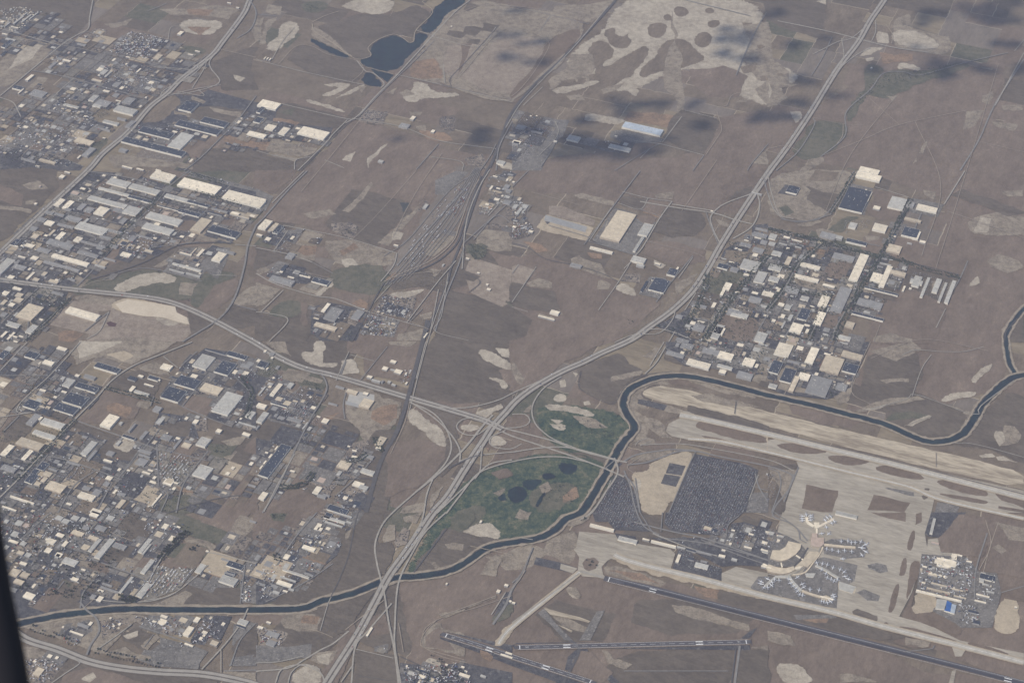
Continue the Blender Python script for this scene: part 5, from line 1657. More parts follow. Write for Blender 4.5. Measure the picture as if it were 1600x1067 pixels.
DATA_CLUTTER = '''
# clutter zones: kind, per-hectare density, outline | name
@G
Cy3 135,520 260,470 300,500 240,545 150,560|strip under the dirt mound
Cy3 90,60 250,60 330,100 250,150 140,140 60,110|upper left outskirts*
Cy3 0,30 90,20 110,55 40,90 0,80|top left outskirts*
Cy3 0,160 60,130 150,190 90,240 0,230|left edge outskirts*
Cy3 0,540 100,545 110,600 40,640 0,650|left edge lower estate*
Cy3 250,560 400,560 500,620 480,660 400,640 300,640|dark warehouse district
Cy3 280,720 420,700 470,640 560,680 500,740 420,780 300,800|lower middle plots*
Cy3 290,850 420,830 500,800 560,760 540,830 430,900 330,925 280,900|lower right plots*
Cy3 180,200 400,180 520,220 430,300 250,270|upper warehouse estate
Cy3 400,330 480,350 600,400 560,430 430,400|plots by the open field
Cy3 520,1040 560,990 600,1000 610,1050|plots between the motorways
Cy3 430,870 520,840 480,920 420,930|railway foot plots*
Cy3 0,360 130,290 200,250 330,290 440,330 390,370 300,420 160,440 0,440|left industrial estate
Cy4 0,620 110,610 250,550 300,560 300,600 390,640 400,720 330,740 300,790 270,800 280,860 360,900 300,925 130,935 40,945 0,830|lower left industrial estate
Cy3 0,450 110,460 90,500 40,530 0,550|estate at the left edge
Cy3 130,0 200,100 250,130 220,180 110,260 0,240 0,200 60,140|upper left estates
Cy4 1100,380 1240,350 1400,330 1460,400 1400,520 1340,600 1280,620 1180,600 1060,580 1080,480|industrial park beyond the canal loop
Cy3 400,560 500,600 480,650 400,640|blocks below the slanting motorway
Cy3 440,780 560,700 600,690 570,800 500,860 420,900 400,870|yards left of the railway
Cy4 740,290 800,260 830,340 830,380 760,350|yards right of the rail yard
Cy3 1190,810 1230,830 1200,860 1060,850 1100,820|lots left of the terminals
Cy4 150,960 350,955 340,1010 180,1010 |yards below the canal
Cy3 60,960 150,965 150,1000 90,995|strip between canal and motorway
Cy4 40,1020 95,1020 80,1060 45,1065|yard beside the window edge
Cy5 630,1035 720,1030 740,1067 630,1067|blocks on the bottom edge
Cy3 560,480 680,480 660,540 560,540|yards beside the centre railway
Cy3 540,570 650,570 640,610 570,600|yards above the interchange
Cy3 460,460 550,490 530,530 480,520|yards left of the centre railway
Cy3 400,410 520,430 510,450 410,440|yards around the slate roofed depot
Cy3 820,175 870,190 850,220 800,250 780,230|estate right of the upper railway
Cy4 940,215 980,220 985,235 940,230|lot below the long blue roof
@2 2
Cp150 1165,715 1440,770 1525,815 1450,1067 1000,1067 1120,780|big grey lot beside the terminals
Cp130 610,860 690,860 775,980 790,1067 530,1067|lot between canal and terminals
@2 3
Cp150 970,0 1430,0 1355,70 1325,145 1010,110 955,70|big grey lot beside the terminals
Cp120 520,0 760,0 840,100 640,95 610,60|lot between canal and terminals
Cp60 1360,80 1450,70 1590,110 1590,230 1340,180|lots left of the terminals
Cp60 1040,230 1140,270 1300,340 1290,400 1050,340|lots left of the terminals
@3 2
Cp60 0,810 60,850 50,960 0,1000|terminal return lot
@3 3
Cp90 0,110 110,150 100,200 0,240|lot behind the car park
Cp70 1080,250 1240,290 1290,360 1100,340|cargo area lots
@0 0
Cp100 720,440 960,440 980,560 880,595 700,540|big dark lot by the upper left motorway
Cp60 560,650 700,700 620,760 480,720|lot by the upper left yards
Cs25 820,200 1040,245 960,310 920,370 670,325|upper left scrapyard
Ch14 0,60 130,40 260,75 100,210 0,180|top left housing rows
Cp30 740,900 1130,990 1130,1030 740,960|lot in front of the long dark warehouse
@1 0
Cp60 670,690 820,710 790,770 650,750|fenced yard near the small lake
Cp60 1160,720 1220,760 1210,810 1150,800|farm yard near the small lake
Cp70 0,900 100,870 60,900 350,900 430,910 300,920|lot by the upper warehouses
@2 0
Cp70 20,700 270,760 250,860 60,850|estate right of the upper railway
Cp50 0,880 180,860 100,1000 0,1060|estate right of the upper railway
Cp40 580,880 720,910 700,940 590,920|lot below the long blue roof
@0 1
Cs14 730,440 830,390 960,430 950,500 830,540|yard by the curving rail spur
Cp70 780,0 960,0 930,30 850,20|lot by the white square warehouse
Cp30 1060,570 1270,600 1230,680 1050,640|trailer depot by the crossing
@1 1
Cp70 110,380 280,390 200,510 120,490|depot left of the open field
Cp60 160,590 340,660 320,680 160,620|yards around the slate roofed depot
Cp160 350,660 460,685 440,715 350,690|yards around the slate roofed depot
Cx6 900,590 1000,600 1150,450 1250,290 1340,120 1280,80 1130,230 1000,400|rail yard
Cs16 700,890 890,930 860,1040 650,1030|yards beside the centre railway
Cs14 800,780 980,800 940,930 740,880|yards beside the centre railway
Cs20 1390,220 1470,200 1480,260 1400,280|yards right of the rail yard
@2 1
Cs20 0,330 130,350 120,400 0,420|yards right of the rail yard
Cs20 0,190 100,210 70,290 0,300|yards right of the rail yard
Cp130 810,760 860,670 980,690 920,780|square dark depot beside the central motorway
@0 2
Cx5 1000,690 1230,740 1120,890 1010,860|triangular storage yard
Cp60 960,560 1130,600 1080,660 970,640|lower left lots
Cp60 1470,100 1600,110 1590,240 1450,230|lots around the dark warehouses
Cp60 380,760 530,780 500,860 370,850|lower left lots
@1 2
Cp120 130,310 400,330 290,520 110,480|vehicle auction lot
Cp60 0,160 130,150 120,250 0,220|lots around the dark warehouses
Cp50 320,500 420,470 320,650 280,680|narrow red topped yard
Cp30 560,640 740,620 730,760 620,860 490,850|yards left of the railway
Cs16 910,180 980,170 950,270 890,260|yards above the interchange
@0 3
Cx4 970,340 1220,350 1110,480 960,530 890,530|sidings above the canal
Cs14 880,660 1100,670 1120,760 960,720|yards below the canal
Cs18 1200,720 1330,680 1350,830 1220,810|yards below the canal
Cs16 650,660 790,680 720,740 640,720|strip between canal and motorway
Cs16 380,770 520,780 470,840 400,810|strip between canal and motorway
Cs25 160,920 400,930 300,1060 170,1060|yard beside the window edge
Cs14 910,30 1160,80 1130,150 900,120|lower left lots
Cs10 0,50 300,0 700,40 500,250 100,260|lower left lots
Cs16 1500,360 1580,350 1560,560 1510,560|yards left of the railway
@1 3
Cs18 0,350 120,370 100,520 20,560|yards left of the railway
Cs14 260,300 440,320 370,380 290,350|yards left of the railway
Cs14 300,130 540,190 500,260 330,210|yards left of the railway
Cs30 920,970 1250,950 1330,1067 920,1067|blocks on the bottom edge
Cs14 0,700 160,760 150,830 30,820|yards right of the canal footbridge
@3 1
Cp60 470,310 640,310 620,360 480,400|industrial park beyond the canal loop
Cp60 820,340 930,360 900,400 820,400|industrial park beyond the canal loop
Cp40 900,620 1150,690 1090,820 870,740|storage lot with pale strips
@3 3
Cs22 960,270 1240,290 1300,380 1230,560 940,480|cargo area lots
Cs22 1180,560 1320,600 1320,700 1200,700|cargo area lots
Cs10 1320,380 1430,390 1400,560 1300,560|cargo area lots
# trees: row lines (spacing) and zones (density)
@3 1
L11 0,365 200,410 330,440 540,500 700,540
L11 890,185 830,300 700,540 600,700 470,940 410,1067
L12 700,530 880,580 1000,625 1200,670
L12 330,460 200,570 100,740 0,870
L12 0,590 160,610
L14 250,1060 330,900 380,780
L16 390,270 540,20
L14 130,745 380,790
L14 800,540 880,590
Ct5 0,360 300,430 500,480 700,540 560,700 440,940 400,1067 0,1067
Ct6 560,560 760,620 820,740 720,840 520,900
Ct12 300,430 440,440 430,480 330,470
@2 1
L11 1600,530 1440,710 1330,860 1200,1060
L14 1220,640 1200,740 1160,860 1080,960
Ct6 1230,640 1600,400 1600,1067 1100,1067 980,1000 1180,800
Ct9 900,970 1100,970 1100,1067 980,1020
Ct8 1340,440 1410,450 1500,560 1440,600
Ct4 680,920 780,950 740,970
@2 2
Ct6 1000,0 1600,0 1600,220 1300,150 1000,90
Ct3 230,450 700,490 620,640 330,620
Ct3 250,850 450,900 400,1000 150,1000
@3 2
Ct5 0,100 380,20 440,200 440,330 350,350 330,220 70,210
@0 0
Ct10 480,900 650,870 620,930 520,980
Ct8 940,480 1000,490 990,540
Ct5 200,170 260,180 220,200
Ct3 400,570 880,620 620,760 400,720
Ct4 0,920 300,960 520,1040 0,1067
Ct8 250,70 320,90 270,110
@0 1
Ct5 540,0 700,60 560,300 400,560 100,480 240,300 420,130
Ct12 180,750 420,760 400,880 240,830
Ct12 390,590 500,620 440,700 360,680
Ct4 700,180 1000,140 1300,200 1250,280 960,240
L14 440,800 170,1067
L14 1190,20 1420,90
L14 1220,130 1500,210
Ct5 0,680 400,740 160,1067 0,1067
L14 640,540 750,400 870,280 1000,160
@1 1
Ct18 1320,460 1450,470 1440,530 1370,560 1330,510
Ct10 1560,820 1600,820 1600,850
Ct8 520,1020 600,1010 590,1067 540,1067
Ct4 560,370 640,360 640,410 560,410
Ct5 700,980 860,970 840,1020 700,1020
@0 2
Ct4 0,560 300,560 300,1067 0,1067
Ct3 300,400 700,800 600,1067 200,1067
Ct3 700,800 1200,700 1250,1067 600,1067
Ct8 1320,640 1440,650 1420,700 1330,690
Ct12 1360,730 1440,740 1420,780 1360,760
L12 1520,220 1580,330 1540,480
L14 470,490 280,690 100,870
L14 660,290 1000,380
Ct4 150,200 600,260 470,460 130,430
@1 2
Ct14 280,230 400,270 400,310 300,290
Ct16 460,850 550,860 540,910 490,890
L9 150,910 250,910 320,880 360,820
L12 560,750 640,740 700,700
L11 740,600 790,690
@0 3
L10 1180,130 1120,160 1000,300
Ct5 0,0 900,0 600,560 100,500
Ct10 1180,200 1260,220 1230,250 1160,240
Ct6 1080,90 1180,90 1150,130
L12 740,540 860,560
L70 200,730 350,780 480,830
L70 610,870 840,930 1000,960
@1 3
Ct30 90,15 180,15 160,50 110,45
Ct20 0,160 30,170 20,190
Ct14 100,265 190,265 150,330 110,310
Ct6 1050,905 1100,900 1200,950 1230,980 1100,950
Ct5 920,970 1300,980 1300,1067 920,1067
@2 3
Ct14 390,30 460,40 440,60
Ct6 450,300 520,290 530,340 490,355
@3 0
Ct5 560,600 700,470 900,450 1200,400 1000,480 700,560 560,660
@1 0
Ct6 300,30 430,40 380,80 310,70
Ct4 340,240 420,260 540,340 480,330
@2 0
Ct5 360,830 480,860 420,890 340,870
'''
# ------------------------------------------------------------------ occupancy map on the plain (keeps clutter off roofs and roads)
OCC = np.zeros((1150, 1700), np.uint8)           # photo-pixel raster with a margin of 40
def inside(poly, X, Y):
    poly = np.asarray(poly, float); res = np.zeros(X.shape, bool)
    n_ = len(poly); j = n_-1
    for i in range(n_):
        xi, yi = poly[i]; xj, yj = poly[j]
        if yi != yj:
            c = ((yi > Y) != (yj > Y)) & (X < (xj-xi)*(Y-yi)/(yj-yi)+xi)
            res ^= c
        j = i
    return res
def mark(poly, val, grow=0, arr=None):
    arr = OCC if arr is None else arr
    p = np.asarray(poly, float)+40
    x0, y0 = np.floor(p.min(0)-grow-1).astype(int); x1, y1 = np.ceil(p.max(0)+grow+1).astype(int)
    x0, y0 = max(x0, 0), max(y0, 0); x1, y1 = min(x1, 1700), min(y1, 1150)
    if x1 <= x0 or y1 <= y0: return
    Y, X = np.mgrid[y0:y1, x0:x1]
    arr[y0:y1, x0:x1][inside(p, X+.5, Y+.5)] = val

# ------------------------------------------------------------------ the plain
Z0 = -9.0
mesh_obj('ground', [(-60000, -20000, Z0), (60000, -20000, Z0), (60000, 90000, Z0), (-60000, 90000, Z0)], [(0, 1, 2, 3)], ['plain_ground'])
struct(bpy.data.objects['ground'])

def chaikin(p, k=1):
    for _ in range(k):
        q = np.roll(p, -1, 0); p = np.stack([p*.75+q*.25, p*.25+q*.75], 1).reshape(-1, 2)
    return p
def jitter(p, amp, levels=3, rs=None):
    for _ in range(levels):
        q = np.roll(p, -1, 0); d = q-p; L = np.hypot(d[:, 0], d[:, 1])
        nrm = np.stack([-d[:, 1], d[:, 0]], 1)
        mid = (p+q)/2 + nrm*rs.normal(0, amp, (len(p), 1))
        keep = L > 14
        out = []
        for i in range(len(p)):
            out.append(p[i]);
            if keep[i]: out.append(mid[i])
        p = np.array(out)
    return p
fields = {}
CODE = np.full((1150, 1700), ord('g'), np.uint8)
zi = 0
# the plain is divided into sections and fields along the street grid
U2 = np.array(UDIR); V2 = np.array(VDIR)
rs0 = random.Random(21)
def carve(u0, u1, v0, v1, lev):
    w_, h_ = u1-u0, v1-v0; lim = rs0.choice((170, 300, 520))
    if max(w_, h_) > lim*1.6:
        t = rs0.uniform(.35, .65)
        if w_ > h_: return carve(u0, u0+w_*t, v0, v1, lev+1)+carve(u0+w_*t, u1, v0, v1, lev+1)
        return carve(u0, u1, v0, v0+h_*t, lev+1)+carve(u0, u1, v0+h_*t, v1, lev+1)
    return [(u0, u1, v0, v1)]
tracks = []
for u0, u1, v0, v1 in carve(2000, 24000, -12000, 14000, 0):
    cc = U2*(u0+u1)/2+V2*(v0+v1)/2; q = Qn(cc)
    if not (-400 < q[0] < 2000 and -400 < q[1] < 1400): continue
    k2 = rs0.choices('grsvmb', (.3, .2, .2, .06, .16, .14))[0]
    if rs0.random() < .22: continue
    V, Fc, cov = fields.setdefault('core_'+k2, ([], [], []))
    b0 = len(V)
    for uu, vv in ((u0, v0), (u1, v0), (u1, v1), (u0, v1)):
        q = U2*uu+V2*vv; V.append((q[0], q[1], Z0+.2)); cov.append(1.)
    Fc.append((b0, b0+1, b0+2, b0+3))
    if rs0.random() < .5: tracks.append((U2*u0+V2*v0, U2*u1+V2*v0))
    if rs0.random() < .45: tracks.append((U2*u0+V2*v0, U2*u0+V2*v1))
for head, pts, _ in parse(DATA_FIELDS):
    if head == 'W': code, key = 'W', 'W'
    else: code = key = head[1]
    zi += 1
    z = Z0 + .5 + zi*.009
    p = Pn(pts, z)
    area = .5*np.sum(p[:, 0]*np.roll(p[:, 1], -1)-np.roll(p[:, 0], -1)*p[:, 1])
    if area < 0: p = p[::-1]
    rs = np.random.default_rng(zi)
    if code in NATURAL or code == 'W':
        smooth = code in 'cGvwTXW' and len(p) > 4 or (code == 'g' and len(p) >= 5)
        p = jitter(chaikin(p, 1) if smooth else p, .08 if smooth else .045, 4, rs)
    elif code == 'y': p = jitter(p, .05, 3, rs)
    elif code in 'RCT': p = jitter(chaikin(p, 1) if len(p) > 4 else p, .03, 2, rs)
    mark(pts, ord(code), arr=CODE)
    F = fields.setdefault(key, ([], [], []))
    V, Fc, cov = F
    b0 = len(V); n_ = len(p)
    if code in NATURAL:
        a_ = np.roll(p, 1, 0); c_ = np.roll(p, -1, 0); d = c_-a_
        L = np.hypot(d[:, 0], d[:, 1])+1e-6
        nin = np.stack([-d[:, 1], d[:, 0]], 1)/L[:, None]     # inward for ccw
        wd = min(75.0 if code in 'cGv' else 32.0, (.17 if code in 'cGv' else .07)*math.sqrt(abs(area)))
        outer = p - nin*wd
        for q in outer: V.append((q[0], q[1], z-.03)); cov.append(0.)
        for q in p: V.append((q[0], q[1], z)); cov.append(1.)
        for i in range(n_):
            j = (i+1) % n_
            Fc.append((b0+i, b0+j, b0+n_+j, b0+n_+i))
        tri = tessellate_polygon([[Vector((q[0], q[1], 0)) for q in p]])
        for t3 in tri: Fc.append(tuple(b0+n_+k for k in t3))
    else:
        for q in p: V.append((q[0], q[1], z)); cov.append(1.)
        tri = tessellate_polygon([[Vector((q[0], q[1], 0)) for q in p]])
        for t3 in tri: Fc.append(tuple(b0+k for k in t3))
plots = []
# city blocks: plots of differing surface between the streets
zp = Z0 + .5 + (zi+2)*.009
U2 = np.array(UDIR); V2 = np.array(VDIR)
for zi3, (head, pts, nm) in enumerate(parse(DATA_CLUTTER)):
    if head[:2] != 'Cy': continue
    rs = random.Random(zi3*7+1); zp += .009
    g = Pn(pts); c = g.mean(0); lu = (g-c)@U2; lv = (g-c)@V2
    def split(u0, u1, v0, v1, lev):
        w_, h_ = u1-u0, v1-v0
        lim = rs.uniform(55, 150)
        if max(w_, h_) > lim*1.7 or (max(w_, h_) > 70 and rs.random() < .55):
            t = rs.uniform(.35, .65); gap = 7 if lev > 3 else 14
            if w_ > h_: m1 = u0+w_*t; return split(u0, m1-gap/2, v0, v1, lev+1)+split(m1+gap/2, u1, v0, v1, lev+1)
            m1 = v0+h_*t; return split(u0, u1, v0, m1-gap/2, lev+1)+split(u0, u1, m1+gap/2, v1, lev+1)
        return [(u0, u1, v0, v1)]
    for u0, u1, v0, v1 in split(lu.min(), lu.max(), lv.min(), lv.max(), 0):
        if u1-u0 < 12 or v1-v0 < 12: continue
        cc = c+U2*(u0+u1)/2+V2*(v0+v1)/2
        if not inside(g, np.array([cc[0]]), np.array([cc[1]]))[0]: continue
        q = Qn(cc); ix, iy = int(q[0]+40), int(q[1]+40)
        if not (0 <= ix < 1700 and 0 <= iy < 1150) or chr(CODE[iy, ix]) not in ('Aay' if not nm.endswith('*') else 'Aaygrstvob'): continue
        k2 = rs.choices('AaYygTstr', (.26, .36, .08, .10, .07, .03, .04, .04, .02))[0]
        V, Fc, cov = fields.setdefault('core_'+k2 if k2 in NATURAL else k2, ([], [], []))
        b0 = len(V)
        if k2 in 'AaYyT' and rs.random() < (.6 if nm.endswith('*') else .9):
            for _ in range(rs.choice((1, 2, 3))):
                bu = min(48, (u1-u0)*rs.uniform(.25, .6)); bv = min(50, (v1-v0)*rs.uniform(.25, .6))
                bc = c+U2*rs.uniform(u0+bu/2+3, u1-bu/2-3)+V2*rs.uniform(v0+bv/2+3, v1-bv/2-3)
                plots.append((bc[0], bc[1], bu, bv, rs.choices('WLMDTO', (.22, .24, .22, .12, .16, .04) if not nm.endswith('*') else (.10, .26, .30, .14, .17, .03))[0]))
        for uu, vv in ((u0, v0), (u1, v0), (u1, v1), (u0, v1)):
            q = c+U2*uu+V2*vv; V.append((q[0], q[1], zp)); cov.append(1.)
        Fc.append((b0, b0+1, b0+2, b0+3))
for key, (V, Fc, cov) in fields.items():
    nm = 'lake' if key == 'W' else (LAND[key][0] if len(key) == 1 else 'plot_of_ground')
    o = struct(mesh_obj(nm, V, Fc, ['water' if key == 'W' else ('land_'+key if len(key) == 1 else key)]))
    at = o.data.attributes.new('cover', 'FLOAT', 'POINT')
    at.data.foreach_set('value', cov)
    # all faces up
    bm = bmesh.new(); bm.from_mesh(o.data)
    for f in bm.faces:
        if f.normal.z < 0: f.normal_flip()
    bm.to_mesh(o.data); bm.free()

# ------------------------------------------------------------------ roads, railways, canals, runways
def smooth_line(p, step=28.0):
    """Catmull-Rom through the surveyed points"""
    p = np.asarray(p, float)
    if len(p) < 3: return p
    q = np.vstack([2*p[0]-p[1], p, 2*p[-1]-p[-2]])
    out = []
    for i in range(1, len(q)-2):
        L = np.hypot(*(q[i+1]-q[i])); k = max(1, min(10, int(L/step)))
        for s in range(k):
            t = s/k
            out.append(.5*((2*q[i]) + (-q[i-1]+q[i+1])*t + (2*q[i-1]-5*q[i]+4*q[i+1]-q[i+2])*t*t + (-q[i-1]+3*q[i]-3*q[i+1]+q[i+2])*t**3))
    out.append(p[-1])
    return np.array(out)
def ribbon(p, off0, off1):
    d = np.zeros_like(p); d[1:-1] = p[2:]-p[:-2]; d[0] = p[1]-p[0]; d[-1] = p[-1]-p[-2]
    d /= np.hypot(d[:, 0], d[:, 1])[:, None]+1e-9
    nrm = np.stack([-d[:, 1], d[:, 0]], 1)
    return p+nrm*off0, p+nrm*off1
class Acc:
    def __init__(s): s.V = []; s.F = []; s.I = []
    def strip(s, p, off0, off1, z0, z1=None, mi=0, rough=0):
        z1 = z0 if z1 is None else z1
        a, b_ = ribbon(p, off0, off1); k = len(s.V)
        if rough:
            a = a+rng.normal(0, rough, a.shape); b_ = b_+rng.normal(0, rough, b_.shape)
        for i in range(len(p)):
            s.V.append((a[i, 0], a[i, 1], z0)); s.V.append((b_[i, 0], b_[i, 1], z1))
        up = off1 < off0
        for i in range(len(p)-1):
            f = (k+2*i, k+2*i+1, k+2*i+3, k+2*i+2)
            s.F.append(f if up else f[::-1]); s.I.append(mi)
    def poly(s, pts, z, mi=0):
        k = len(s.V)
        for q in pts: s.V.append((q[0], q[1], z))
        s.F.append(tuple(range(k, k+len(pts)))); s.I.append(mi)
    def box(s, cx, cy, z0, z1, hx, hy, ang, mi=0, top=None):
        k = len(s.V); c, s_ = math.cos(ang), math.sin(ang)
        for z in (z0, z1):
            for dx, dy in ((-hx, -hy), (hx, -hy), (hx, hy), (-hx, hy)):
                s.V.append((cx+dx*c-dy*s_, cy+dx*s_+dy*c, z))
        for f in ((0, 1, 5, 4), (1, 2, 6, 5), (2, 3, 7, 6), (3, 0, 4, 7)): s.F.append(tuple(k+i for i in f)); s.I.append(mi)
        s.F.append((k+4, k+5, k+6, k+7)); s.I.append(mi if top is None else top)
    def build(s, name, mats, parent=None): return mesh_obj(name, s.V, s.F, mats, s.I, parent)
RZ = zp + 1.6
roads = {}
motor = Acc(); canal = Acc(); banks = Acc(); paint = Acc()
lines = []
zr = 0
for a_, b_ in tracks:
    k_ = 9; tt = np.linspace(0, 1, k_)[:, None]; p_ = np.array(a_)*(1-tt)+np.array(b_)*tt; p_ += rng.normal(0, 4, p_.shape)
    wf_ = rng.choice([1.8, 2.8, 4.2]); roads.setdefault('f', Acc()).strip(p_, wf_, -wf_, Z0+.42)
def runway_marks(p, half, z, big=True, num=None):
    """edge lines, centre dashes, aiming blocks, threshold bar, numerals"""
    a = Vector(p[0]); b_ = Vector(p[-1]); d = (b_-a); L = d.length; d.normalize(); nn = Vector((-d.y, d.x)); ang = math.atan2(d.y, d.x)
    def rect(s0, s1, o0, o1):
        q = [a+d*s0+nn*o0, a+d*s1+nn*o0, a+d*s1+nn*o1, a+d*s0+nn*o1]
        paint.poly([(v.x, v.y) for v in q], z)
    rect(20, L-20, half-6.2, half-5.0); rect(20, L-20, -half+5.0, -half+6.2)
    s = 120
    while big and s < L-120: rect(s, s+37, -.6, .6); s += 61
    for e in (0, 1):
        def R(s0, s1, o0, o1):
            if e: rect(L-s1, L-s0, o0, o1)
            else: rect(s0, s1, o0, o1)
        R(30, 35, -half+5, half-5)
        R(306, 352, 7.5, 13.5); R(306, 352, -13.5, -7.5)
        if num:
            for ci, ch in enumerate(num[e]):
                segs = {'3': 'abgcd', '5': 'afgcd', '2': 'abged', '1': 'bc', '4': 'fgbc', '7': 'abc', '6': 'afgedc'}[ch]
                o = (-6.0 if ci == 0 else 2.0)
                G = {'a': (18-2, 18, 0, 4), 'g': (8, 10, 0, 4), 'd': (0, 2, 0, 4), 'b': (9, 18, 3, 4), 'c': (0, 9, 3, 4), 'f': (9, 18, 0, 1), 'e': (0, 9, 0, 1)}
                for sg in segs:
                    s0, s1, o0, o1 = G[sg]
                    # numerals read towards the landing aircraft
                    R(70+s0, 70+s1, *( (-(o+o1), -(o+o0)) if e == 0 else ((o+o0), (o+o1)) ))
for head, pts, _ in parse(DATA_LINES):
    zr += 1; z = RZ + zr*.009
    p = smooth_line(Pn(pts, z))
    if head == 'M':
        motor.strip(p, 31, -31, z-.25, mi=1)
        motor.strip(p, 26, 5, z); motor.strip(p, -5, -26, z)
        lines.append((p, 34)); lines.append((p, 20)); lines.append((p, 6))
    elif head[0] == 'K':
        wd = float(head[1:])
        banks.strip(p, wd/2+22, wd/2+4, z-.6, mi=0, rough=4); banks.strip(p, -wd/2-4, -wd/2-22, z-.6, mi=0, rough=4)
        banks.strip(p, wd/2+14, wd/2+9, z-.5, mi=2); banks.strip(p, -wd/2-9, -wd/2-14, z-.5, mi=2)
        banks.strip(p, wd/2+4, wd/2, z-.7, z-1.2, mi=1); banks.strip(p, -wd/2, -wd/2-4, z-1.2, z-.7, mi=1)
        canal.strip(p, wd/2+1, -wd/2-1, z-.9, rough=2.2)
        lines.append((p, wd+40))
    elif head[0] == 'R':
        c = head[1]; wd = float(head[2:])*(1.3 if head[1] in 'ka' and float(head[2:]) < 13 else 1)
        ac = roads.setdefault(c, Acc()); ac.strip(p, wd/2, -wd/2, z, mi=(2 if c == 'D' and wd == 22 else 0))
        if c != 't': lines.append((p, wd+3))
        if c == 'D' and wd == 45:
            ac.strip(p, wd/2+7, -wd/2-7, z-.25, mi=1)
            runway_marks(p, 27, z+.5, big=False)
        if c == 'D' and wd == 30:
            ac.strip(p, 26, -26, z-.25, mi=1)
            runway_marks(p, 22, z+.5, num=('32', '14') if p[0][0] > 0 else ('35', '17'))
        if c == 'D' and wd == 22: pass
        if c == 'K':
            ac.strip(p, wd/2+9, -wd/2-9, z-.25, mi=1)
            a_, b_ = ribbon(p, 0, 0)
            paint.strip(p, .8, -.8, z+.5)
for c, ac in roads.items():
    struct(ac.build(road_mats[c][0], ['road_'+c, 'land_R' if c == 'D' else 'core_T', 'tyre_rubber']))
struct(motor.build('motorway', ['motorway', 'median']))
struct(canal.build('canal', ['water']))
struct(banks.build('canal_bank', ['canal_bank', 'canal_slope', 'road_c']))
struct(paint.build('runway_marking', ['paint']))
for p, wd in lines:
    a, b_ = ribbon(p, wd/2, -wd/2)
    qa, qb = Qn(a), Qn(b_)
    for i in range(len(p)-1): mark([qa[i], qa[i+1], qb[i+1], qb[i]], 1)

